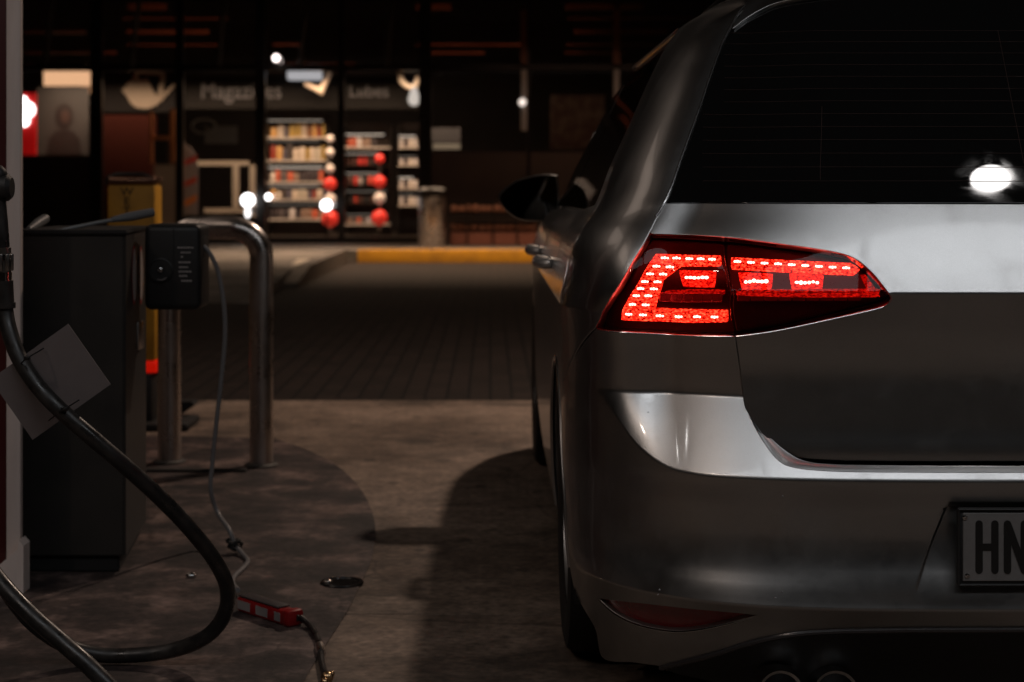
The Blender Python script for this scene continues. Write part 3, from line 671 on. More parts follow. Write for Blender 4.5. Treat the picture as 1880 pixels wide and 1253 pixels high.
# ---- roof
ue = lambda z: Sd(float(np.interp(z, *YF)), z)[0]
r_poly = loop(dens([Cc(1.470), (t2u(.4), 1.470), (t2u(.72), 1.467), (ql[-1][0]-.002, 1.4645), Sd(3.75, 1.4635), Sd(3.926, 1.4615)], .015, False), dens([Sd(3.926, 1.4615), Sd(3.89, 1.417)], .012, False),
              dens([Sd(3.89, 1.417), Sd(5.4, 1.418), (ue(1.418), 1.418)], .03, False), dens([(ue(z), z) for z in np.linspace(1.418, 1.505, 14)], .02, False), dens([(ue(1.505), 1.505), Cc(1.505)], .03, False), dens([Cc(1.505), Cc(1.470)], .01, False))
panel('roof', M['paint'], r_poly, car, grid=.012, gscale=(2.5, .7))
b = MB(); b.prism([(CX-.52, 3.85, 1.488), (CX+.52, 3.85, 1.488), (CX+.5, 5.2, 1.488), (CX-.5, 5.2, 1.488)], (0, 0, .004)); b.build('roof_skin', M['paint'], car)
M['handle'] = mat('handle_silver', (.62, .6, .58), .36, .75, .5)
# ---- door handles
def handle(yc, z, s):
    x0 = CX-s*.902
    b = MB(); pts = [(x0-s*(-.004), yc-.10, z), (x0-s*.014, yc-.085, z), (x0-s*.024, yc-.04, z+.001), (x0-s*.025, yc+.03, z+.001), (x0-s*.02, yc+.08, z), (x0-s*.0, yc+.105, z)]
    pts = spline(pts, 5); b.tube(pts, .013, 10, radii=[.011+.006*math.sin(math.pi*i/(len(pts)-1)) for i in range(len(pts))])
    b.build('door_handle', M['handle'], car)
for s in (1, -1): handle(4.33, .862, s); handle(5.28, .858, s)
# ---- mirrors
def mirror(s):
    Ym = 5.93; pts = []
    outl = [(1023, 322), (1026, 345), (1027, 385), (1022, 405), (990, 407), (955, 404), (935, 393), (920, 377), (914, 362), (925, 348), (948, 332), (978, 323), (1005, 320)]
    pl = [P(x, y, Ym) for x, y in outl]; pl = spline(pl+[pl[0]], 4)[:-1]
    if s < 0: pl = [Vector((2*CX-p.x, p.y, p.z)) for p in pl]
    c = sum(pl, Vector())/len(pl)
    bm_ = MB(); rings = []
    for dy, k in ((-.004, .93), (-.008, .97), (0, 1.0), (.03, .99), (.07, .9), (.10, .7), (.115, .35)):
        rings.append([bm_.bm.verts.new(c+(p-c)*k+Vector((0, dy, 0))) for p in pl])
    n = len(pl)
    for i in range(len(rings)-1):
        for k in range(n): bm_.bm.faces.new((rings[i][k], rings[i][(k+1) % n], rings[i+1][(k+1) % n], rings[i+1][k]))
    bm_.bm.faces.new(rings[-1]); h = bm_.build('wing_mirror', M['paint'], car)
    b = MB(); b.bm.faces.new([b.bm.verts.new(c+(p-c)*.935+Vector((0, -.001, 0))) for p in pl]); b.build('mirror_glass', mat('mirror_glass', (.25, .25, .25), .02, 1.0), h, smooth=0)
    e = P(1030, 395, Ym); ex = e.x if s > 0 else 2*CX-e.x
    b = MB(); b.tube([(ex-s*.02, Ym+.03, e.z), (ex+s*.03, Ym+.04, e.z-.01), (ex+s*.09, Ym+.06, e.z-.02)], .022, 10); b.build('mirror_arm', M['black'], h)
mirror(1); mirror(-1)
# ---- wheels
def wheel(x, y, s):
    b = MB(); xo = x-s*.0
    prof = [(.215, -.1), (.235, -.106), (.28, -.11), (.303, -.104), (.313, -.085), (.316, -.04), (.316, .04), (.313, .085), (.303, .104), (.28, .11), (.235, .106), (.215, .1)]
    b.lathe(prof, (x, y, .314), 'X', 48, cap=False); ty = b.build('wheel', M['rubber'], car)
    b = MB(); b.lathe([(.216, .099), (.21, .08), (.19, .04), (.19, -.09), (.216, -.099)] if s < 0 else [(.216, -.099), (.21, -.08), (.19, -.04), (.19, .09), (.216, .099)], (x, y, .314), 'X', 40, cap=False)
    for k in range(5):
        a = 2*math.pi*k/5; d = Vector((0, math.cos(a), math.sin(a))); o_ = Vector((x-s*.07, y, .314))
        for da in (-.16, .16):
            d2 = Vector((0, math.cos(a+da), math.sin(a+da))); b.tube([o_+d*.03, o_+d2*.2+Vector((s*.0, 0, 0))], .016, 6)
    b.ball((x-s*.07, y, .314), .045, (.4, 1, 1)); b.build('rim', M['rim'], ty)
for y in (3.9, 6.53):
    wheel(CX-.775, y, 1); wheel(CX+.775, y, -1)
    for s in (1, -1):
        b = MB(); ring = []
        pts0 = [(y+.372*math.cos(R_(a)), .31+.372*math.sin(R_(a))) for a in range(-20, 201, 10)]
        va = [b.bm.verts.new((CX-s*.875, p[0], p[1])) for p in pts0]; vb = [b.bm.verts.new((CX-s*.55, p[0], p[1])) for p in pts0]
        for i in range(len(va)-1): b.bm.faces.new((va[i], va[i+1], vb[i+1], vb[i]))
        b.bm.faces.new(vb); b.build('arch_liner', M['dark'], car)
# ---- number plate (half of it is outside the picture)
pl_ = MB(); x0, x1 = CX-.196, CX+.196; zt_, zb2 = .4625, .3390; Yp = 3.083
pl_.box((x0-.010, Yp+.001, zb2-.009), (x1+.010, Yp+.012, zt_+.009), .006); plate = pl_.build('number_plate', M['plastic'], car)
b = MB(); b.box((x0, Yp-.0012, zb2), (x1, Yp+.0025, zt_), .0012, seg=1); b.build('plate_face', mat('plate_white', (.17, .16, .155), .35, 0, noise=(30, (.14, .13, .125), .4, .7)), plate)
b = MB(); fr_ = [(x0-.0075, zb2-.0065), (x1+.0075, zb2-.0065), (x1+.0075, zt_+.0065), (x0-.0075, zt_+.0065)]
b.tube([(x, Yp-.001, z) for x, z in fr_+[fr_[0]]], .0030, 8); b.build('plate_frame', M['plastic'], plate)
def stroke_letter(strokes, name):
    b = MB()
    for (xa, za, xb, zb3) in strokes:
        a = Vector((xa, 0, za)); c = Vector((xb, 0, zb3)); d = (c-a).normalized(); n = Vector((-d.z, 0, d.x)); w_ = .0066
        poly = []
        for k in range(9): ang = math.pi/2+math.pi*k/8; poly.append(a+(d*math.cos(ang)+n*math.sin(ang))*w_)
        for k in range(9): ang = -math.pi/2+math.pi*k/8; poly.append(c+(d*math.cos(ang)+n*math.sin(ang))*w_)
        off = -.0004*(stroke_letter.k % 7); stroke_letter.k += 1
        b.prism([p+Vector((0, Yp-.0012+off*.3, 0)) for p in poly], (0, -.0007, 0))
    b.build(name, M['black'], plate, smooth=0)
stroke_letter.k = 0
s_ = 3133/Yp
lz0, lz1 = H-(1047-VY)/s_, H-(962-VY)/s_
X_ = lambda px: (px-VX)/s_
stroke_letter([(X_(1797), lz0, X_(1797), lz1), (X_(1826), lz0, X_(1826), lz1), (X_(1797), (lz0+lz1)/2, X_(1826), (lz0+lz1)/2)], 'plate_letter')
stroke_letter([(X_(1849), lz0, X_(1849), lz1), (X_(1880), lz0, X_(1880), lz1), (X_(1849), lz1, X_(1880), lz0)], 'plate_letter')
for px, py in ((1771, 950), (1775, 1057)):
    for s in (1, -1):
        x = X_(px); x = x if s > 0 else 2*CX-x
        b = MB(); b.lathe([(.0045, 0), (.0045, -.0018), (.0022, -.0028), (.0020, -.0012), (.0002, -.0012)], (x, Yp-.0012, H-(py-VY)/s_), 'Y', 16, cap=False); b.build('plate_screw', M['chrome'], plate)
# ---- tail lights
M['lens'] = tinted('red_lens', (.85, .22, .2), .02, 1.2)
M['lhouse'] = mat('lamp_housing_red', (.045, .002, .002), .3, .2)
def guide(name, lo, hi, orange):
    m = bpy.data.materials.new(name); m.use_nodes = True; t = m.node_tree; t.nodes.clear(); L = t.links
    tc = t.nodes.new('ShaderNodeTexCoord'); mp = t.nodes.new('ShaderNodeMapping'); mp.inputs['Scale'].default_value = (1, 1, 1.8); L.new(tc.outputs['Object'], mp.inputs[0])
    n = t.nodes.new('ShaderNodeTexNoise'); n.inputs['Scale'].default_value = 190; n.inputs['Detail'].default_value = 3; L.new(mp.outputs[0], n.inputs['Vector'])
    mr = t.nodes.new('ShaderNodeMapRange'); mr.inputs[1].default_value = .38; mr.inputs[2].default_value = .68; mr.inputs[3].default_value = lo; mr.inputs[4].default_value = hi; L.new(n.outputs['Fac'], mr.inputs[0])
    cr = t.nodes.new('ShaderNodeValToRGB'); e = cr.color_ramp.elements; e[0].position = .4; e[0].color = (1, .004, .003, 1); e[1].position = .75; e[1].color = (1, orange, orange*.4, 1); L.new(n.outputs['Fac'], cr.inputs[0])
    em = t.nodes.new('ShaderNodeEmission'); L.new(cr.outputs[0], em.inputs[0]); L.new(mr.outputs[0], em.inputs[1])
    o = t.nodes.new('ShaderNodeOutputMaterial'); L.new(em.outputs[0], o.inputs[0]); return m
M['lguide'] = guide('light_guide_red', .35, 4.6, .25)
M['lguide2'] = guide('light_guide_deep_red', .12, .9, .06)
M['lguide3'] = guide('light_guide_block', .6, 2.6, .12)
M['ledm'] = emis('led_core', (1.0, .48, .42), 20)
M['prism'] = mat('clear_red_prism', (.55, .08, .1), .12, .6, 1.0)
cr_ = lambda x, y: (1060+x/3.032, 400+y/3.032)
LM = 'A'
outer = loop(dens([Rp(x, y) for x, y in ((1197, 431), (1260, 433), (1323, 437))], .006), dens([Rp(1323, 437), Rp(1333, 520), Rp(1343, 614)], .006),
             dens([Rp(x, y) for x, y in ((1343, 614), (1250, 612.5), (1160, 608), (1095, 602))], .006), dens([Rp(x, y) for x, y in ((1095, 602), (1104, 582), (1122, 549), (1152, 501), (1179, 456), (1197, 431))], .006))
inner = loop(dens([Rp(x, y, T) for x, y in ((1331, 438), (1450, 453), (1526, 465), (1564, 477), (1593, 500), (1617, 528), (1632, 548), (1625, 556), (1600, 565), (1500, 589), (1420, 605), (1350, 614))], .006), dens([Rp(1350, 614, T), Rp(1341, 520, T), Rp(1331, 438, T)], .006))
seed_led = None
def bandpoly(pts, mode):
    q = [Rp(*cr_(x, y), mode) for x, y in pts]
    return loop(dens(q+[q[0]], .006, False))
for sd, s in (('left', 1), ('right', -1)):
    for which, poly, mode in (('outer', outer, 'A'), ('inner', inner, 'T')):
        hs = panel('tail_light', M['lhouse'], poly, car, mode=mode, off=-.022, thick=.004, grid=.016, side=sd)
        ln = panel('lens', M['lens'], poly, hs, mode=mode, off=.0015, thick=.012, grid=.010, side=sd)
        if which == 'outer':
            bands = [[(440, 190), (778, 196), (778, 240), (560, 240), (470, 330), (448, 430), (425, 530), (440, 535), (820, 545), (820, 592), (600, 594), (232, 580), (300, 430), (370, 300)]]
            dim = [[(555, 280), (750, 285), (740, 372), (570, 368)], [(600, 402), (800, 404), (800, 424), (620, 426), (480, 418)]]
            leds = [(485, 210), (545, 210), (610, 212), (675, 214), (740, 216), (440, 258), (510, 262), (405, 303), (475, 305), (375, 350), (445, 352), (350, 395), (425, 397), (325, 443), (395, 445), (303, 497), (380, 500), (280, 552), (365, 556), (455, 561), (550, 564), (655, 566), (755, 567)]
            blocks = [(650, 325)]; cells = [(460+57*k, 430, 510+57*k, 480) for k in range(6)]
        else:
            bands = [[(852, 205), (1530, 240), (1570, 268), (1540, 292), (852, 256)]]
            dim = [[(892, 288), (1078, 296), (1068, 378), (912, 375)], [(1184, 292), (1368, 300), (1358, 382), (1200, 380)], [(880, 412), (1670, 412), (1688, 430), (880, 432)], [(1590, 300), (1606, 300), (1688, 415), (1672, 428), (1640, 400)]]
            leds = [(885+77*k, 228+4.6*k) for k in range(9)]
            blocks = [(990, 340), (1280, 346)]; cells = [(888+79*k, 436, 958+79*k, 482) for k in range(9)]
        for bp_ in bands: panel('light_guide', M['lguide'], bandpoly(bp_, mode), hs, mode=mode, off=-.014, thick=.006, grid=.01, side=sd)
        for bi_, bp_ in enumerate(dim): panel('light_guide', M['lguide3'] if (bi_ < 2 and which == 'inner') or bi_ == 0 else M['lguide2'], bandpoly(bp_, mode), hs, mode=mode, off=-.016, thick=.004, grid=.01, side=sd)
        for (a, b1, c, d) in cells:
            panel('prism_strip', M['prism'], bandpoly([(a, b1), (c, b1+1), (c-8, d), (a-4, d)], mode), hs, mode=mode, off=-.015, thick=.005, bev=.002, grid=.01, side=sd)
        hl = worldloc(hs)
        def led(x, y, wx=.0050, wz=.0024):
            u, z = Rp(*cr_(x, y), mode); p, n = S(u, z, mode, -.0125); p = p[0]
            if s < 0: p[0] = 2*CX-p[0]
            global seed_led
            if seed_led is None:
                seed_led = MB().ball((0, 0, 0), 1.0, sub=2).build('led', M['ledm'], None, smooth=R_(80)); o = seed_led
            else: o = seed_led.copy(); COL.objects.link(o)
            o.parent = hs; o.location = Vector(p)-hl; o.scale = (wx*.86, .002, wz*.84)
        for x, y in leds:
            led(x-15, y, .0030, .0026); led(x-1, y+random.uniform(-2, 2), .0036, .0031); led(x+14, y+1, .0026, .0024)
        for x, y in blocks:
            for k in range(6): led(x-58+k*23, y+random.uniform(-4, 4), .0046*random.uniform(.8, 1.2), .0036*random.uniform(.8, 1.3))

# ================================================================== LEFT: pump, hoses, card
pump = empty('fuel_pump', (-1.4, 4.65, 0), 'beige fuel pump column with a dark red side at the left edge of the picture', 'fuel pump')
xr = P(37.5, 600, 4.43).x
b = MB(); b.box((xr-.037, 4.43, .06), (xr, 4.455, 2.3), .003); b.build('column', M['beige'], pump)
b = MB(); b.box((xr-.62, 4.44, .06), (xr-.0375, 4.455, 2.3), .004); b.box((xr-.60, 4.456, .06), (xr-.10, 4.74, 2.3), .01); b.build('side_panel', M['redpanel'], pump)
b = MB(); pz = H-(1000-VY)*4.42/FPX
b.prism([(xr-.06, 4.40, 0), (xr+.016, 4.40, 0), (xr+.016, 4.40, pz), (xr+.004, 4.40, pz+.015), (xr-.0, 4.40, pz-.01), (xr-.06, 4.40, pz-.06)], (0, .06, 0)); b.build('base_guard', M['beige'], pump, smooth=0)
# hoses
def hose_obj(name, pts, r, label, m=None, n=16):
    root = empty(name, (pts[0].x, pts[0].y, 0), label, 'hose')
    b = MB(); b.tube(spline(pts, 10), r, n); b.build('tube', m or M['hose'], root)
    return root
hp = [(8, 540, 3.42), (10, 575, 3.42), (18, 612, 3.41), (34, 655, 3.40), (62, 700, 3.39), (95, 738, 3.38), (132, 772, 3.38), (182, 815, 3.39), (240, 865, 3.42), (300, 920, 3.47), (352, 975, 3.52), (395, 1030, 3.58), (417, 1080, 3.63), (412, 1128, 3.67), (380, 1168, 3.70), (322, 1193, 3.73), (250, 1203, 3.74), (180, 1202, 3.74), (115, 1183, 3.72), (55, 1140, 3.68), (5, 1075, 3.64), (-45, 1000, 3.6)]
h1 = hose_obj('fuel_hose', [P(x, y, d) for x, y, d in hp], .0165, 'thick black fuel hose curving down through the grey card into a loop on the ground')
def ring(px, py0, py1, r, m, name, d=3.42, x2=None):
    b = MB(); p0 = P(px, py0, d); p1 = P(x2 or px, py1, d); b.tube([p0, p1], r, 20)
    return b.build(name, m, h1)
ring(9, 556, 566, .021, M['hose'], 'collar')
ring(7, 516, 560, .0185, M['hose'], 'sleeve', x2=9)
ring(6, 500, 520, .017, M['chrome'], 'swivel')
b = MB()
for k in range(8):
    a = k*math.pi/4; c0 = P(6, 482, 3.42)
    b.box(c0+Vector((.0165*math.cos(a)-.004, .0165*math.sin(a)-.004, -.017)), c0+Vector((.0165*math.cos(a)+.004, .0165*math.sin(a)+.004, .017)), .002)
b.tube([P(6, 500, 3.42), P(6, 455, 3.42)], .0155, 20); b.build('swivel_nut', mat('dull_steel', (.28, .27, .26), .3, 1), h1)
ring(5, 468, 478, .0195, M['chrome'], 'swivel')
b = MB(); b.tube([P(5, 455, 3.42), P(2, 410, 3.42), P(-2, 370, 3.42), P(-6, 335, 3.42)], .014, 16); b.build('sleeve', M['hose'], h1)
b = MB(); b.lathe([(.0005, -.03), (.02, -.03), (.027, -.022), (.027, .01), (.02, .018), (.0005, .018)], P(6, 345, 3.42), 'X', 28); b.ball(P(-6, 322, 3.42), .022, (1, 1, 1)); b.build('swivel_joint', M['plastic'], h1)
hp2 = [(-60, 990, 3.50), (-25, 1035, 3.46), (10, 1080, 3.43), (60, 1132, 3.40), (110, 1176, 3.38), (160, 1220, 3.36), (215, 1275, 3.35), (270, 1330, 3.36)]
hose_obj('fuel_hose', [P(x, y, d) for x, y, d in hp2], .0172, 'straight black fuel hose crossing the bottom left corner in front of the loop')
# card tied to the hose
cardroot = empty('card', P(90, 700, 3.42), 'blank grey square card cable-tied to the fuel hose', 'card')
cq = [P(125, 595, 3.408), P(203, 706, 3.43), P(60, 808, 3.428), P(-18, 697, 3.406)]
b = MB(); b.prism(cq, (0, .0022, 0)); b.build('sheet', M['card'], cardroot, smooth=0)
def tie(a, b_, c):
    m_ = MB(); m_.tube(spline([P(*a, 3.404), P(*b_, 3.355), P(*c, 3.404)], 8), .0016, 6); m_.box(P(*b_, 3.36)-Vector((.006, .004, .004)), P(*b_, 3.36)+Vector((.006, .004, .004)), .001)
    m_.build('cable_tie', M['black'], cardroot)
tie((80, 640), (50, 658), (34, 672)); tie((145, 735), (118, 752), (90, 772))

# ---- service cabinet
cab = empty('service_cabinet', (-1.12, 4.9, 0), 'dark waist-high forecourt service cabinet beside the pump column', 'cabinet')
Yc0 = 4.63; xl, xrr = P(38, 0, Yc0).x-.03, P(228, 0, Yc0).x
ztop = P(0, 432, Yc0).z; zpl = P(0, 1022, Yc0).z
XB = -1.040; SL = (XB-xrr)/.52; sx_ = lambda y: xrr+SL*(y-Yc0)
def plan(z0, z1, ins, name, m, f=0.0):
    b = MB(); y0, y1 = Yc0+f, Yc0+.52-f
    b.prism([(xl+ins, y0, z0), (sx_(y0)-ins, y0, z0), (sx_(y1)-ins, y1, z0), (xl+ins, y1, z0)], (0, 0, z1-z0))
    bmesh.ops.bevel(b.bm, geom=[e for e in b.bm.edges], offset=.004, segments=2, affect='EDGES')
    return b.build(name, m, cab)
plan(zpl, ztop, 0, 'body', M['cab'])
x2 = P(268, 0, 5.13).x
b = MB(); b.prism([(sx_(Yc0+.012)+.0008, Yc0+.012, zpl), (sx_(Yc0+.012)+.003, Yc0+.012, zpl), (sx_(Yc0+.51)+.003, Yc0+.51, zpl), (sx_(Yc0+.51)+.0008, Yc0+.51, zpl)], (0, 0, ztop-zpl)); b.build('side_panel', M['cabside'], cab, smooth=0)
plan(.0045, zpl-.001, .015, 'plinth', M['dark'], .015)
plan(ztop+.001, ztop+.014, -.008, 'top', M['plastic'], -.008)
def oval(yc, zc, ry, rz, m, name, off=.0):
    b = MB(); b.bm.faces.new([b.bm.verts.new((sx_(yc+ry*math.cos(a))+.0035+off, yc+ry*math.cos(a), zc+rz*math.sin(a))) for a in np.linspace(0, 2*math.pi, 33)[:-1]]); return b.build(name, m, cab, smooth=0)
st = mat('sticker_white', (.5, .44, .42), .5); sr = mat('sticker_red', (.4, .02, .02), .5)
for yc, zc in ((4.82, P(0, 505, 4.82).z), (4.99, P(0, 505, 4.99).z)):
    oval(yc, zc, .055, .085, sr, 'sticker_rim', .001); oval(yc, zc, .045, .075, st, 'sticker', .002)
b = MB(); b.box((sx_(4.9)+.002, 4.9, P(0, 640, 4.95).z), (sx_(4.9)+.008, 4.98, P(0, 590, 4.95).z), .001); b.build('latch', M['steel'], cab)
# squeegee resting on the top
sq = empty('squeegee', P(190, 415, 4.8), 'grey-handled window squeegee lying across the cabinet top', 'squeegee')
b = MB(); b.tube([P(100, 425, 4.72), P(180, 409, 4.78), P(225, 401, 4.83)], .006, 10); b.build('shaft', mat('grey_metal_shaft', (.22, .22, .22), .4, .3), sq)
b = MB(); b.tube([P(205, 404, 4.81), P(240, 398, 4.84), P(281, 390, 4.88)], .012, 14, radii=[.008, .0135, .0125]); b.build('grip', mat('grip_grey', (.14, .14, .145), .5), sq)
b = MB(); b.box(P(45, 428, 4.72), P(105, 421, 4.76), .003); b.build('blade', M['plastic'], sq)
b = MB(); b.tube([P(52, 422, 4.8), P(70, 410, 4.9), P(83, 402, 4.96)], .012, 12, radii=[.008, .014, .014]); o = b.build('brush_handle', M['grey']); tag(o, 'short grey brush handle stub on the cabinet top beside the pump', 'brush')
# ---- tyre inflator unit
inf = empty('tyre_inflator', P(318, 500, 4.95), 'black tyre inflator box with gauge and white instruction lines hung beside the cabinet', 'tyre inflator')
Yi = 4.86
b = MB(); a0 = P(264, 570, Yi); a1 = P(368, 412, Yi); b.box((a0.x, Yi, a0.z), (a1.x, Yi+.17, a1.z), .02, seg=4); b.build('case', mat('case_black', (.012, .011, .011), .5), inf)
b = MB(); a0 = P(318, 562, Yi); a1 = P(319.5, 420, Yi); b.box((a0.x, Yi-.0015, a0.z), (a1.x, Yi+.003, a1.z)); b.build('seam', M['dark'], inf)
cg = P(295, 497, Yi)
b = MB(); b.lathe([(.036, .004), (.036, -.004), (.032, -.006), (.030, -.003), (.0005, -.003)], cg, 'Y', 36, cap=False); g_ = b.build('gauge', M['plastic'], inf)
b = MB(); b.ball(cg+Vector((0, -.006, .002)), .009, (1, .6, 1)); b.build('knob', M['chrome'], g_)
b = MB(); b.tube([cg+Vector((.027*math.cos(a), -.005, .027*math.sin(a))) for a in np.linspace(R_(250), R_(310), 8)], .0013, 6); b.build('gauge_mark', mat('dull_white', (.35, .3, .29), .5), g_)
wm = mat('print_white', (.38, .34, .33), .5)
rows = [(455, 326, 355), (464, 332, 350), (472, 332, 336), (482, 328, 350), (491, 329, 345), (499, 328, 351), (507, 329, 344), (516, 333, 352)]
b = MB()
for yy, xa, xb in rows:
    x = xa
    while x < xb:
        wpx = random.uniform(2.0, 5.0); q0 = P(x, yy+1.3, Yi-.0015); q1 = P(min(x+wpx, xb), yy-1.3, Yi-.0015); b.box((q0.x, Yi-.0018, q0.z), (q1.x, Yi+.001, q1.z)); x += wpx+1.2
b.build('instruction_print', wm, inf, smooth=0)
b = MB(); b.box(P(366, 475, Yi+.03), P(381, 430, Yi+.12), .008); b.build('hose_bracket', M['plastic'], inf)
# grey air line, gauge handle
al = [P(374, 452, 4.92), P(388, 470, 4.92), P(402, 505, 4.93), P(411, 560, 4.94), P(413, 620, 4.95), P(406, 700, 4.96), P(397, 780, 4.97), P(390, 850, 4.98), P(387, 900, 4.98), P(400, 942, 4.99), G(420, 972, .07), G(432, 1000, .03), G(446, 1018, .012), G(455, 1030, .010), G(448, 1042, .010), G(432, 1057, .010), G(427, 1070, .012), G(437, 1084, .02)]
air = empty('air_line', (al[0].x, al[0].y, 0), 'thin grey air line drooping from the inflator box to the ground', 'hose')
b = MB(); b.tube(spline(al, 8), .0068, 10); b.build('tube', mat('grey_air_line', (.17, .16, .16), .5), air)
b = MB(); tp = [G(430, 1000, .03)+Vector((.022*math.cos(k*.9)*(1-.03*k), .012*math.sin(k*.9), .012*math.sin(k*.55))) for k in range(22)]; b.tube(spline(tp, 3), .0055, 8)
b.build('wrapped_tape', M['rubber'], air)
gh = empty('tyre_gauge', G(495, 1125), 'red tyre gauge handle with white labels lying on the stained pad', 'tyre gauge')
ga, gb = G(446, 1100, .03), G(535, 1128, .03); d = (gb-ga).normalized(); nrm = Vector((-d.y, d.x, 0)); upv = Vector((0, 0, 1))
def obox(a, c, w_, h0, h1, name, m, parent, bev=0):
    bb = MB(); d_ = (c-a); d_.z = 0; L_ = d_.length; d_.normalize(); ang = math.atan2(d_.y, d_.x); mid = (a+c)/2
    bb.box((mid.x-L_/2, mid.y-w_/2, h0), (mid.x+L_/2, mid.y+w_/2, h1), bev)
    mt = Matrix.Translation((mid.x, mid.y, 0)) @ Matrix.Rotation(ang, 4, 'Z') @ Matrix.Translation((-mid.x, -mid.y, 0))
    for v in bb.bm.verts: v.co = mt @ v.co
    return bb.build(name, m, parent)
obox(ga, gb, .042, .004, .040, 'body', M['red'], gh, .008)
obox(ga+d*.006, gb-d*.03, .036, .041, .045, 'top_cover', mat('cover_grey', (.06, .05, .05), .4), gh, .0015)
for f0, f1 in ((.04, .3), (.42, .66), (.8, .92)):
    a = ga.lerp(gb, f0)-nrm*.0211; c = ga.lerp(gb, f1)-nrm*.0211
    obox(a, c, .0015, .012, .033, 'label', mat('label_white', (.28, .25, .245), .5), gh)
obox(gb-d*.01, gb+d*.02, .05, .004, .044, 'end_guard', M['red'], gh, .01)
tl = [gb+d*.02+upv*-.005, G(553, 1135, .022), G(570, 1150, .012), G(583, 1172, .010), G(588, 1195, .010), G(592, 1222, .010), G(597, 1238, .012)]
b = MB(); b.tube(spline(tl, 6), .0075, 10); b.build('whip_hose', M['hose'], gh)
b = MB(); b.tube([G(587, 1186, .010), G(590, 1200, .010)], .0105, 12); b.build('ferrule', M['steel'], gh)
b = MB(); b.ball(G(601, 1243, .014), .012, (1.2, 1, 1)); b.ball(G(596, 1252, .012), .009); b.ball(G(609, 1238, .012), .007); b.build('valve_chuck', M['brass'], gh)
# ---- steel hoop barrier
Yh = 6.42
hoop = empty('hoop_barrier', P(395, 850, Yh), 'tall stainless steel hoop barrier standing behind the service cabinet', 'barrier')
pr = .0445; lx, rx = P(311, 0, 6.5).x, P(480, 0, Yh).x; zr = P(0, 419, Yh).z; rb = .11
path = [(lx, 6.5, .0), (lx, 6.5, zr-rb)]+[(lx+rb-rb*math.cos(a), 6.5-.02*k/8, zr-rb+rb*math.sin(a)) for k, a in enumerate(np.linspace(0, math.pi/2, 9))][1:]
path += [(rx-rb+rb*math.sin(a), 6.42, zr-rb+rb*math.cos(a)) for a in np.linspace(0, math.pi/2, 9)]+[(rx, Yh, 0)]
b = MB(); b.tube(path, pr, 28); b.build('hoop', M['steel'], hoop)
for x, y in ((lx, 6.5), (rx, Yh)):
    b = MB(); b.lathe([(.045, .006), (.062, .006), (.064, .010), (.051, .016), (.045, .017)], (x, y, 0), 'Z', 32, cap=False); b.build('base_collar', mat('collar_dark', (.05, .045, .04), .6), hoop)
b = MB(); a0 = G(270, 868); a1 = G(458, 862); b.box((a0.x-.2, a0.y-.02, .004), (a1.x, a0.y+.02, .014), .003); tag(b.build('floor_strip', mat('strip_dark', (.012, .010, .009), .9)), 'flat dark strip on the pad in front of the hoop barrier', 'strip')
# drain cover, stud
dc = G(628, 1071, .004)
b = MB(); b.lathe([(.058, 0), (.055, .004), (.047, .0045), (.044, -.0), (.0005, -.0)], (0, 0, 0), 'Z', 32, cap=False)
for v in b.bm.verts: v.co = Vector((v.co.x, v.co.y*1.0, v.co.z))+dc+Vector((0, 0, .002))
dr = b.build('drain_cap', mat('drain_black', (.008, .007, .007), .25)); tag(dr, 'round black filler cap set in the pad near its edge', 'drain cap')
b = MB(); b.ball(G(602, 1068, .012), .011, (1.2, 1, .6)); b.build('cap_bolt', M['steel'], dr) if False else tag(b.build('bolt', M['steel']), 'shiny bolt on the rim of the round filler cap', 'bolt')
b = MB(); b.ball(G(351, 1057, .010), .012, (1.3, 1, .7)); tag(b.build('ground_stud', M['chrome']), 'small shiny metal stud in the pad right of the cabinet', 'stud')
# ---- yellow WET sign post behind the cabinet
Yw = 7.4
ws = empty('floor_sign', P(240, 790, Yw), 'yellow sign stand reading WET with black hood behind the cabinet', 'sign')
a0, a1 = P(197, 664, Yw), P(285, 340, Yw)
b = MB(); b.box((a0.x, Yw, a0.z), (a1.x, Yw+.16, a1.z), .012); b.build('panel', M['yellow'], ws)
a2 = P(192, 340, Yw); a3 = P(283, 322, Yw)
b = MB(); b.tube([P(193, 338, Yw+.02), P(198, 326, Yw+.02), P(215, 320, Yw+.02), P(262, 320, Yw+.02), P(277, 326, Yw+.02), P(282, 338, Yw+.02), P(284, 420, Yw+.02)], .0085, 8); b.build('hood_rim', M['black'], ws)
b = MB(); b.box((a0.x-.003, Yw-.003, a1.z+.001), (a1.x+.003, Yw+.165, a1.z+.038), .018, seg=4); b.build('hood', mat('copper_tinted_lid', (.22, .12, .08), .25, .8), ws)
for ch, yy in (('W', 359), ('E', 377), ('T', 395)):
    text_obj('letter', ch, M['black'], .050, (P(233, 0, Yw).x, Yw-.001, P(0, yy, Yw).z), (R_(90), 0, 0), ws, .001, 'CENTER', xscale=1.1)
a4 = P(0, 685, Yw)
b = MB(); b.box((a0.x, Yw+.002, a4.z), (a1.x+.004, Yw+.16, a0.z-.002), .004); b.build('red_band', mat('red_band_glow', (.9, .02, .01), .3, emit=(1, .01, .0), estr=.3), ws)  # emission stands in for light thrown back by the band
b = MB(); b.box((a0.x+.02, Yw+.01, .03), (a1.x-.015, Yw+.15, a4.z-.002), .01); b.build('stem', M['plastic'], ws)
b = MB(); f0 = P(262, 790, Yw); b.box((f0.x-.1, Yw-.06, 0), (P(350, 0, Yw).x, Yw+.25, .035), .015)
b.prism([P(328, 765, Yw+.2), P(357, 745, Yw+.2), P(352, 738, Yw+.2), P(325, 738, Yw+.2)], (0, .1, 0)); b.build('base', M['rubber'], ws)

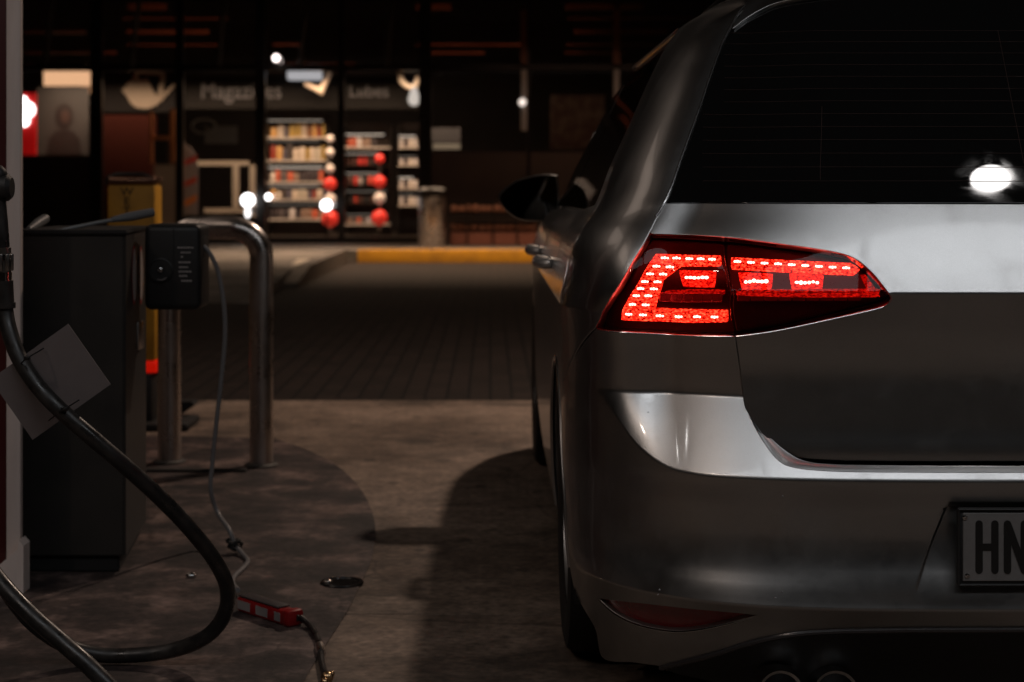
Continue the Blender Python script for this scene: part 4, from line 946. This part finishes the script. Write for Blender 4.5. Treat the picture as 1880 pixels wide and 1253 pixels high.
# ================================================================== SHOP
YS = 27.2
shop = empty('shop', (0, YS, PZ), 'dark glass-fronted service station shop with a lit interior', 'shop')
M['mull'] = mat('black_mullion', (.012, .009, .008), .35, .3)
M['wall'] = mat('shop_dark_wall', (.03, .018, .014), .6, noise=(2, (.045, .026, .02), .3, .7))
M['inner'] = mat('shop_inner_wall', (.03, .02, .015), .7, noise=(1.5, (.015, .010, .008), .3, .7))
M['timber'] = mat('timber_batten', (.16, .06, .03), .5, noise=(6, (.09, .035, .02), .35, .7, (.3, 1, 1)))
M['shopglass'] = tinted('shop_glass', (.92, .9, .88), .01, 1.45)
def fbox(x0, y0, x1, y1, dy0, dy1, m, name, parent, bev=0.0, Y=YS, depthfix=True):
    a = P(x0, y1, Y); c = P(x1, y0, Y); b = MB(); b.box((a.x, Y+dy0, a.z), (c.x, Y+dy1, c.z), bev); return b.build(name, m, parent)
# window bays: mullions and header
for i, (x0, x1) in enumerate(((-30, 36), (166, 187), (322, 336), (469, 487), (621, 632), (769, 792), (968, 974), (1130, 1136), (1300, 1312))):
    fbox(x0, -60, x1, 446, 0, .12, M['mull'], 'mullion', shop)
def hbar(y0, y1, x0=-60, x1=2600, dy=.02, m=None, name='rail'): fbox(x0, y0, x1, y1, dy, dy+.09, m or M['mull'], name, shop)
hbar(118, 130); hbar(-75, -55); hbar(436, 449, -60, 770, .02); 
fbox(792, 280, 2600, 449, .015, .11, M['wall'], 'wall', shop)
fbox(-60, 290, 166, 449, .015, .11, M['wall'], 'wall', shop)
fbox(-120, 130, -60, 449, -.02, .13, M['wall'], 'wall', shop)
fbox(-120, -140, 2650, -75.5, -.1, .5, M['wall'], 'fascia', shop)
# glass panes
for x0, x1 in ((36, 166), (187, 322), (336, 469), (487, 621), (632, 769)):
    fbox(x0, 130.5, x1, 435.5 if x0 > 100 else 289.5, .05, .058, M['shopglass'], 'window_pane', shop)
fbox(792, 130.5, 2600, 279.5, .05, .058, M['shopglass'], 'window_pane', shop)
fbox(-60, -54.5, 2600, 117.5, .06, .068, M['shopglass'], 'transom_pane', shop)
# curved black arms over the transoms
for px in (88, 247, 405, 556, 714):
    b = MB(); b.tube(spline([P(px+18, -55, YS-.5), P(px+6, 20, YS-.35), P(px, 70, YS-.2), P(px-4, 122, YS-.05)], 6), .045, 8); b.build('awning_arm', M['mull'], shop)
# interior: floor, back wall, ceiling battens
YB = 34.0
b = MB(); b.box((-11, YS+.13, PZ), (16, YB, PZ+.02)); b.build('floor', mat('shop_floor', (.12, .09, .07), .35), shop)
b = MB(); b.box((-11, YB, PZ), (16, YB+.1, 4.8)); b.build('back_wall', M['inner'], shop)
b = MB(); b.box((-11, YS+.13, 4.9), (16, YB+.1, 5.0)); b.box((-11.1, YS+.13, PZ), (-11, YB+.1, 5)); b.box((16, YS+.13, PZ), (16.1, YB+.1, 5)); b.build('ceiling', M['wall'], shop)
# bulkhead of timber battens seen through the transoms (lit from below)
b = MB()
for k, (z, t_) in enumerate(((3.03, .10), (3.28, .05), (3.42, .03), (3.62, .07), (3.86, .03), (4.02, .10), (4.25, .04))):
    for j in range(7):
        x = -8.5+j*2.45+random.uniform(-.1, .1)
        if random.random() < .8: b.box((x, YS+1.2, z), (x+random.uniform(.5, 2.4), YS+1.28, z+t_*random.uniform(.5, 1)))
b.build('batten_screen', M['timber'], shop)
# things seen in/through the front; each at its own depth
def at(x0, y0, x1, y1, Y, th, m, name, parent=None, bev=0.0, label=None, cat=None, group=None):
    a = P(x0, y1, Y); c = P(x1, y0, Y); b = MB(); b.box((a.x, Y, a.z), (c.x, Y+th, c.z), bev)
    if parent is None: o = b.build(name, m, None, root=((a.x+c.x)/2, Y, a.z)); tag(o, label, cat, group)
    else: o = b.build(name, m, parent)
    return o
M['board'] = mat('sign_board_grey', (.012, .011, .0105), .8, spec=.1)
M['letter'] = mat('sign_letter', (.09, .09, .10), .5)
Yb = 29.2
sb = empty('aisle_sign', P(470, 190, Yb), 'long grey aisle sign board reading Magazines', 'sign')
at(336, 140, 621, 200, Yb, .05, M['board'], 'board', sb)
text_obj('lettering', 'Magazines', M['letter'], .40, (P(368, 0, Yb).x, Yb-.01, P(0, 181, Yb).z), (R_(90), 0, 0), sb, .01, xscale=.86)
sb = empty('aisle_sign', P(700, 190, Yb), 'grey aisle sign board reading Lubes', 'sign')
at(632, 140, 790, 200, Yb, .05, M['board'], 'board', sb)
text_obj('lettering', 'Lubes', M['letter'], .30, (P(640, 0, Yb).x, Yb-.01, P(0, 178, Yb).z), (R_(90), 0, 0), sb, .01, xscale=.98)
sb = empty('aisle_sign', P(260, 190, Yb), 'grey sign board carrying a large cream watering can shape', 'sign')
at(187, 132, 324, 206, Yb, .05, mat('board_dark', (.009, .008, .008), .8, spec=.1), 'board', sb)
body = [(248, 142), (236, 150), (230, 160), (223, 166), (232, 176), (240, 190), (250, 198), (270, 200), (286, 194), (300, 182), (312, 168), (322, 158), (319, 154), (308, 164), (294, 176), (284, 172), (276, 158), (271, 143), (262, 147)]
Yj = Yb-.04
b = MB(); b.prism([P(x, y, Yj) for x, y in body], (0, .03, 0)); b.tube([P(246, 146, Yj), P(252, 133, Yj), (P(290, 133, Yj)), P(299, 138, Yj), P(297, 155, Yj), P(294, 176, Yj)], .045, 8)
b.build('can_shape', mat('cream_shape', (.20, .165, .13), .7, spec=.2), sb, smooth=0)
# left bay
at(80, 131, 165, 158, 30.5, .05, emis('warm_light_panel', (1, .58, .33), 1.0), 'ceiling_light', None, 0, 'warm lit ceiling panel in the leftmost shop window', 'light')
at(150, 158, 165, 172, 30.5, .05, emis('warm_light_panel', (1, .5, .25), .5), 'ceiling_light', None, 0, 'small orange lit block under the end of the warm ceiling panel', 'light')
ps = empty('poster', P(118, 285, 29.0), 'grey poster of a dark-haired woman behind the leftmost window', 'poster')
at(68, 160, 163, 285, 29.0, .02, mat('poster_grey', (.028, .027, .027), .5), 'sheet', ps)
b = MB(); Yq = 28.99; b.prism([P(118+17*math.cos(a), 214+24*math.sin(a), Yq) for a in np.linspace(0, 6.28, 22)[:-1]], (0, .008, 0)); b.prism([P(x, y, Yq+.002) for x, y in ((86, 284), (90, 255), (104, 240), (134, 240), (146, 256), (150, 284))], (0, .004, 0)); b.build('figure', mat('poster_dark', (.008, .005, .005), .5), ps, smooth=0)
b = MB(); b.prism([P(120+8*math.cos(a), 214+12*math.sin(a), Yq-.004) for a in np.linspace(0, 6.28, 16)[:-1]], (0, .003, 0)); b.build('face', mat('poster_skin', (.03, .015, .012), .5), ps, smooth=0)
rs = empty('lit_sign', P(45, 240, YS+.4), 'red sign with a glaring white light at the left edge of the shop', 'sign')
at(15, 171, 66, 285, YS+.4, .05, mat('sign_red', (.5, .01, .012), .4, emit=(1, .01, .01), estr=.18), 'board', rs)
b = MB()
for x, y, r in ((42, 186, 9), (50, 202, 15), (44, 222, 11)): b.lathe([(.0005, -.02), (r*YS/FPX, -.02), (r*YS/FPX, .0)], P(x, y, YS+.36), 'Y', 20)
b.build('light', emis('sign_white', (1, .97, .98), 5), rs)
# door bay
at(170, 212, 282, 405, 28.6, .3, mat('red_brown_fridge', (.016, .0028, .0015), .85, spec=.05), 'vending_machine', None, .02, 'dark red-brown vending machine behind the second window', 'vending machine')
dr_ = empty('shop_door', P(305, 440, YS+.5), 'half open shop door with copper coloured edges', 'door')
cop = mat('copper_edge', (.45, .18, .07), .35, .8)
at(275, 205, 280, 300, YS+.5, .06, cop, 'stile', dr_); at(312, 200, 320, 300, YS+.5, .06, cop, 'stile', dr_); at(275, 250, 310, 257, YS+.5, .06, cop, 'crossbar', dr_)
at(283, 258, 308, 300, YS+.45, .06, M['mull'], 'lock_box', dr_); at(283, 303, 322, 440, YS+.5, .06, mat('cream_panel', (.30, .24, .19), .6), 'kick_panel', dr_)
# third bay: glass door frame, leaning banner, round decal
fr3 = empty('display_stand', P(400, 400, 28.6), 'cream display frame standing inside the third window', 'frame')
cr3 = mat('cream_frame', (.42, .36, .29), .5)
at(355, 296, 470, 304, 28.6, .06, cr3, 'rail', fr3); at(427, 304, 438, 385, 28.6, .06, cr3, 'post', fr3); at(458, 296, 469, 398, 28.6, .06, cr3, 'post', fr3); at(375, 383, 469, 391, 28.6, .06, cr3, 'rail', fr3)
bn = empty('banner', P(350, 395, 28.0), 'tall grey feather banner with red and orange stripes by the third window', 'banner')
b = MB(); b.prism([P(x, y, 28.0) for x, y in ((336, 262), (348, 270), (360, 285), (364, 310), (363, 395), (338, 395))], (0, .02, 0)); b.build('cloth', mat('banner_grey', (.26, .24, .25), .6), bn, smooth=0)
for i, (y, h_, c) in enumerate(((290, 14, (.5, .03, .02)), (328, 16, (.5, .06, .02)), (362, 18, (.65, .2, .02)))):
    b = MB(); b.prism([P(339, y+h_, 27.99), P(361, y+h_*.4, 27.99), P(361, y-h_*.3, 27.99), P(339, y+h_*.4, 27.99)], (0, .005, 0)); b.build('stripe', mat('stripe', c, .6), bn, smooth=0)
dc_ = empty('window_decal', P(390, 260, YS+.03), 'oval ring decal with a small notice on the third window', 'decal')
b = MB(); b.tube([P(374+22*math.cos(a), 232+13*math.sin(a), YS+.03) for a in np.linspace(0, 2*math.pi, 30)], .02, 6); b.build('ring', mat('decal_grey', (.22, .2, .17), .6), dc_)
at(376, 232, 436, 264, YS+.035, .012, mat('notice', (.20, .18, .15), .6), 'notice', dc_)
# pendant shapes
b = MB(); b.tube([P(560, 155, 28.9), P(589, 168, 28.85), P(606, 134, 28.9)], .045, 8, radii=[.03, .075, .035]); b.build  # V shaped hanger
tag(b.build('hanging_arm', mat('cream_hanger', (.6, .48, .36), .5, emit=(1, .7, .5), estr=.10)), 'cream V-shaped hanging arm in front of the sign board', 'hanger')  # faint emission brightens the arm, which is no lamp
pn = empty('pendant_lamp', P(757, 195, 28.8), 'white drop pendant hanging from a curved arm beside the Lubes sign', 'lamp')
b = MB(); b.tube(spline([P(735, 130, 28.8), P(737, 148, 28.8), P(750, 160, 28.8), P(762, 158, 28.8), P(768, 140, 28.8)], 5), .045, 8); b.build('arm', cr3, pn)
c0 = P(760, 181, 28.8)
b = MB(); b.lathe([(.002, .28), (.04, .2), (.075, .08), (.10, 0), (.095, -.06), (.06, -.11), (.002, -.13)], c0, 'Z', 20); b.build('drop', emis('pendant_white', (1, .93, .86), .75), pn)
b = MB(); b.box(P(527, 146, 28.8), P(592, 132, 29.1), .02); tag(b.build('ceiling_light', emis('cool_tube', (.9, .92, 1), .55)), 'cool white tube light above the fourth window sign board', 'light')
# shelves with goods
ORD = ['first', 'second', 'third', 'fourth', 'fifth', 'sixth', 'seventh', 'eighth', 'ninth', 'tenth', 'eleventh', 'twelfth', 'thirteenth', 'fourteenth']
goods_cols = {'a': [(.6, .34, .12), (.5, .45, .36), (.22, .09, .04), (.62, .52, .42), (.30, .05, .03), (.06, .045, .04), (.45, .30, .08), (.10, .09, .12)], 'b': [(.65, .6, .58), (.12, .10, .10), (.7, .62, .55), (.3, .2, .15), (.55, .12, .06), (.05, .04, .045), (.5, .46, .5)], 'c': [(.6, .05, .04), (.45, .4, .38), (.10, .05, .04), (.6, .08, .05), (.03, .03, .03)]}
gm = {}
def gmat(c):
    if c not in gm: gm[c] = mat('packet', c, .4)
    return gm[c]
M['shelf'] = mat('shelf_white', (.55, .5, .45), .4)
def shelf_unit(x0, x1, rows, Y, label, key):
    r = empty('shelf_unit', P((x0+x1)/2, 430, Y), label, 'shelves')
    for (yb_, h_, k_) in rows:
        at(x0, yb_, x1, yb_+3, Y, .45, M['shelf'] if k_ != 'c' else M['mull'], 'shelf', r)
        at(x0+2, yb_-h_-5, x1-2-random.uniform(0, 20), yb_-h_-3.4, Y+.1, .03, emis('glint_bar_glow', (1, .86, .72), random.choice((.25, .6, 1.3))), 'glint_bar', r)  # glowing bar added to imitate glints along the goods
    at(x0-3, rows[0][0]-40, x0, 432, Y, .45, M['mull'], 'side', r); at(x1, rows[0][0]-40, x1+3, 432, Y, .45, M['mull'], 'side', r)
    at(x0, rows[0][0]-44, x1, 432, Y+.46, .03, mat('unit_back', (.05, .035, .03), .7), 'back', r)
    return r
proto_g = {}
def item(kind, x, yb_, w_, h_, Y, col, label, group):
    p = P(x, yb_, Y); wx = w_*Y/FPX; hz = h_*Y/FPX; key = (kind, col)
    if key not in proto_g:
        b = MB()
        if kind == 'bottle': b.lathe([(.001, 0), (.4, .01), (.42, .04), (.42, .55), (.38, .64), (.16, .76), (.15, .9), (.2, .91), (.2, 1.0), (.001, 1.0)], (0, 0, 0), 'Z', 12)
        elif kind == 'ball': b.ball((0, 0, .5), .5)
        else:
            b.box((-.46, -.25, 0), (.46, .25, .94), .05); b.box((-.3, -.18, .941), (.3, .18, 1.0), .02)
        o = b.build({'bottle': 'bottle', 'ball': 'round_display', 'pack': 'packet'}[kind], gmat(col)); proto_g[key] = o
    else: o = proto_g[key].copy(); COL.objects.link(o)
    o.location = (p.x, p.y+.12, p.z); o.scale = (wx, wx if kind == 'bottle' else .25, hz); tag(o, label, {'bottle': 'bottle', 'ball': 'display ball', 'pack': 'packet'}[kind], group)
    return o
Yg = 29.6
A_rows = [(252, 26, 'a'), (294, 30, 'a'), (334, 22, 'b'), (366, 20, 'a'), (402, 22, 'b')]
shelf_unit(491, 600, A_rows, Yg, 'white snack shelf unit behind the fourth window', 'a')
names = ['top', 'second', 'third', 'fourth', 'bottom']
for r, (yb_, h_, k_) in enumerate(A_rows):
    x = 495; q_ = -1
    while x < 594:
        q_ += 1
        w_ = random.uniform(7, 13); c = random.choice(goods_cols[k_]); item('pack', x+w_/2, yb_, w_*.92, h_*random.uniform(.7, 1.0), Yg, c, 'snack packet, %s from the left on the %s shelf behind the fourth window' % (ORD[q_], names[r]), 'packets on the %s shelf behind the fourth window' % names[r]); x += w_+.6
B_rows = [(270, 18, 'b'), (303, 16, 'c'), (340, 17, 'c'), (373, 17, 'c'), (411, 12, 'b')]
shelf_unit(634, 716, B_rows, Yg, 'white oil shelf unit under the Lubes sign', 'b')
for r, (yb_, h_, k_) in enumerate(B_rows):
    x = 637; q_ = -1
    while x < 688:
        q_ += 1
        w_ = random.uniform(7, 11); c = random.choice(goods_cols[k_]); item('bottle' if r % 2 else 'pack', x+w_/2, yb_, w_*.9, h_*random.uniform(.8, 1.0), Yg, c, 'oil container, %s from the left on the %s shelf under the Lubes sign' % (ORD[q_], names[r]), 'containers on the %s shelf under the Lubes sign' % names[r]); x += w_+.6
C_rows = [(270, 15, 'b'), (302, 10, 'b'), (345, 14, 'b'), (376, 14, 'b')]
shelf_unit(731, 768, C_rows, Yg, 'narrow shelf unit at the right end under the Lubes sign', 'c')
for r, (yb_, h_, k_) in enumerate(C_rows):
    for k in range(4): item('pack', 736+k*9, yb_, 7.6, h_, Yg, goods_cols['b'][k % 3], 'pale box, %s from the left on the %s shelf of the narrow right unit' % (ORD[k], names[r]), 'boxes on the %s shelf of the narrow unit' % names[r])
# promotional display towers: red and white balls stacked
def tower(px, ys_, label):
    t = empty('display_tower', P(px, 425, 29.0), label, 'display')
    at(px-2, ys_[0][0], px+2, 425, 29.05, .05, M['steel'], 'pole', t)
    for y, r, c in ys_:
        b = MB(); b.ball(P(px, y, 29.0), r*29/FPX); b.build('ball', c, t)
rd = mat('ball_red', (.75, .04, .03), .35, emit=(1, .05, .03), estr=.22); wh = mat('ball_white', (.75, .65, .58), .4, emit=(1, .8, .7), estr=.12)  # faint emission brightens the balls, which are no lamps
tower(697, [(292, 9, rd), (334, 12, rd), (364, 11, wh), (400, 15, rd)], 'tall pole display of red and white balls under the Lubes sign')
tower(606, [(255, 7, wh), (280, 8, wh), (310, 8, wh), (338, 12, rd), (366, 11, wh), (402, 16, rd)], 'tall pole display of white and red balls left of the middle mullion')
# three glowing balls imitating lamp reflections low in the windows
for px, py, r, lab in ((455, 368, 12.5, 'largest bright white lamp reflection, made as a glowing ball, above the hoop barrier bend'), (493, 362, 6, 'small white lamp reflection, made as a glowing ball, just right of the largest one'), (599, 377, 10.5, 'white lamp reflection, made as a glowing ball, in front of the red and white display')):
    L_ = empty('reflection_globe', P(px, 430, 26.9), lab, 'lamp')
    b = MB(); b.ball(P(px, py, 26.9), r*26.9/FPX); b.build('globe', emis('reflection_white', (1, .96, .95), 5), L_)
    b = MB(); z0 = P(0, py, 26.9).z; b.tube([(P(px, 0, 26.9).x, 26.9, PZ), (P(px, 0, 26.9).x, 26.9, z0-r*.009)], .015, 8); b.build('stand', M['mull'], L_)  # added stand under the imitated reflection
    if r > 12:
        b = MB(); b.ball(P(px, 390, 26.85), .045, (1, 1, 2)); b.build('lower_reflection', emis('reflection_white', (1, .96, .95), 2.5), L_)
b = MB(); b.ball(P(507, 107, 27.0), .058); tag(b.build('reflection_spot', emis('reflection_spot_white', (1, .85, .8), 4)), 'small bright lamp reflection, made as a glowing ball, above the fourth window', 'lamp')  # glowing ball imitates a canopy lamp mirrored in the glass
# bins, racks and posters on the right
bin_ = empty('litter_bin', P(793, 455, 25.6), 'round stainless litter bin on the footpath by the shop wall', 'bin')
cb = P(793, 0, 25.6).x; zt = P(0, 345, 25.6).z
b = MB(); b.lathe([(.19, PZ), (.2, PZ+.02), (.2, zt-.14), (.19, zt-.13)], (cb, 25.6, 0), 'Z', 32); b.build('drum', M['steel'], bin_)
b = MB(); b.lathe([(.205, zt-.129), (.22, zt-.11), (.22, zt-.03), (.16, zt), (.002, zt+.01)], (cb, 25.6, 0), 'Z', 32); b.build('lid', M['mull'], bin_)
M['wood'] = mat('firewood', (.30, .13, .075), .7, noise=(9, (.13, .05, .03), .35, .65))
rack = empty('goods_rack', P(905, 450, 26.2), 'low rack of orange-brown goods in front of the dark shop wall', 'rack')
at(825, 428, 992, 450, 26.2, .5, mat('rack_base', (.20, .07, .045), .6), 'base', rack); at(825, 395, 992, 399, 26.2, .5, M['mull'], 'shelf', rack)
for px in (826, 858, 905, 950, 990): at(px-1.5, 372, px+1.5, 450, 26.17, .04, M['mull'], 'post', rack)
for r, (yb_, n, h_) in enumerate(((426, 12, 20), (394, 11, 16))):
    for k in range(n):
        px = 832+k*13.4+random.uniform(-1, 1)
        b = MB(); a = P(px, yb_, 26.3); b.ball((a.x, 26.4, a.z+.075), .07, (1.0, 1.2, random.uniform(.8, 1.2)), 2)
        o = b.build('sack', M['wood'], None, root=(a.x, 26.4, a.z)); tag(o, 'brown sack, %s from the left on the %s level of the low goods rack' % (ORD[k], ('lower', 'upper')[r]), 'sack', 'sacks on the %s level of the goods rack' % ('lower', 'upper')[r])
# dim poster and goods in the right-hand window
po = empty('poster', P(1050, 270, YS+.3), 'dim mottled poster behind the right window next to the car', 'poster')
at(1010, 175, 1110, 275, YS+.3, .02, mat('poster_mottled', (.07, .035, .025), .5, noise=(5, (.13, .10, .08), .45, .6)), 'sheet', po)
bx = empty('monitor', P(820, 275, 28.4), 'small counter screen glowing dimly behind the right window', 'screen')
at(793, 235, 845, 262, 28.4, .05, mat('screen_grey', (.12, .12, .13), .4), 'panel', bx); at(795, 264, 845, 274, 28.38, .05, emis('warm_tray', (1, .75, .5), .22), 'tray_light', bx)
for px in (962, 1132):
    wl = empty('wall_light', P(px, 240, YS-.1), ('grey tube wall light between the right windows' if px < 1000 else 'thin grey tube wall light beside the car roof pillar'), 'light')
    b = MB(); b.tube([P(px, 128, YS-.1), P(px, 240, YS-.1)], .05, 10); b.build('tube', mat('tube_grey', (.3, .28, .27), .4), wl)
    b = MB(); b.ball(P(px-3, 188 if px < 1000 else 196, YS-.2), .06); b.build('glow', emis('glow_warm', (1, .85, .75), 1.2 if px < 1000 else .25), wl)
    b = MB(); b.box(P(px-6, 118, YS-.1), P(px+6, 20, YS-.05)); b.build('bracket', mat('bracket_brown', (.12, .035, .01), .5), wl)
# lights in the shop, and added fills for the battens and footpath
area('shop_light', (-3.6, 28.3, 2.99), 8.0, 300, (1, .72, .5), shape='RECTANGLE', sy=.5)
area('shop_light', (-3.0, 31.0, 4.3), 4.0, 30, (1, .78, .6), shape='RECTANGLE', sy=.5)
area('shop_light', (5.0, 30.0, 4.3), 4.0, 6, (1, .78, .6), shape='RECTANGLE', sy=.5)
area('batten_fill', (-2.5, 28.0, 3.0), 7.5, 17, (1, .36, .15), rot=(R_(180), 0, 0), shape='RECTANGLE', sy=.1)  # added orange uplight to brighten the batten band
area('footpath_fill', (2.2, 25.0, 3.7), 4.5, 30, (1, .6, .4), shape='RECTANGLE', sy=.2)  # added fill to brighten the rack and bin
area('footpath_fill', (-.6, 23.1, 3.9), 6.5, 190, (1, .66, .42), shape='RECTANGLE', sy=.2, spread=110)  # added fill to brighten the kerb face, no fitting here
print('objects', len(bpy.data.objects))
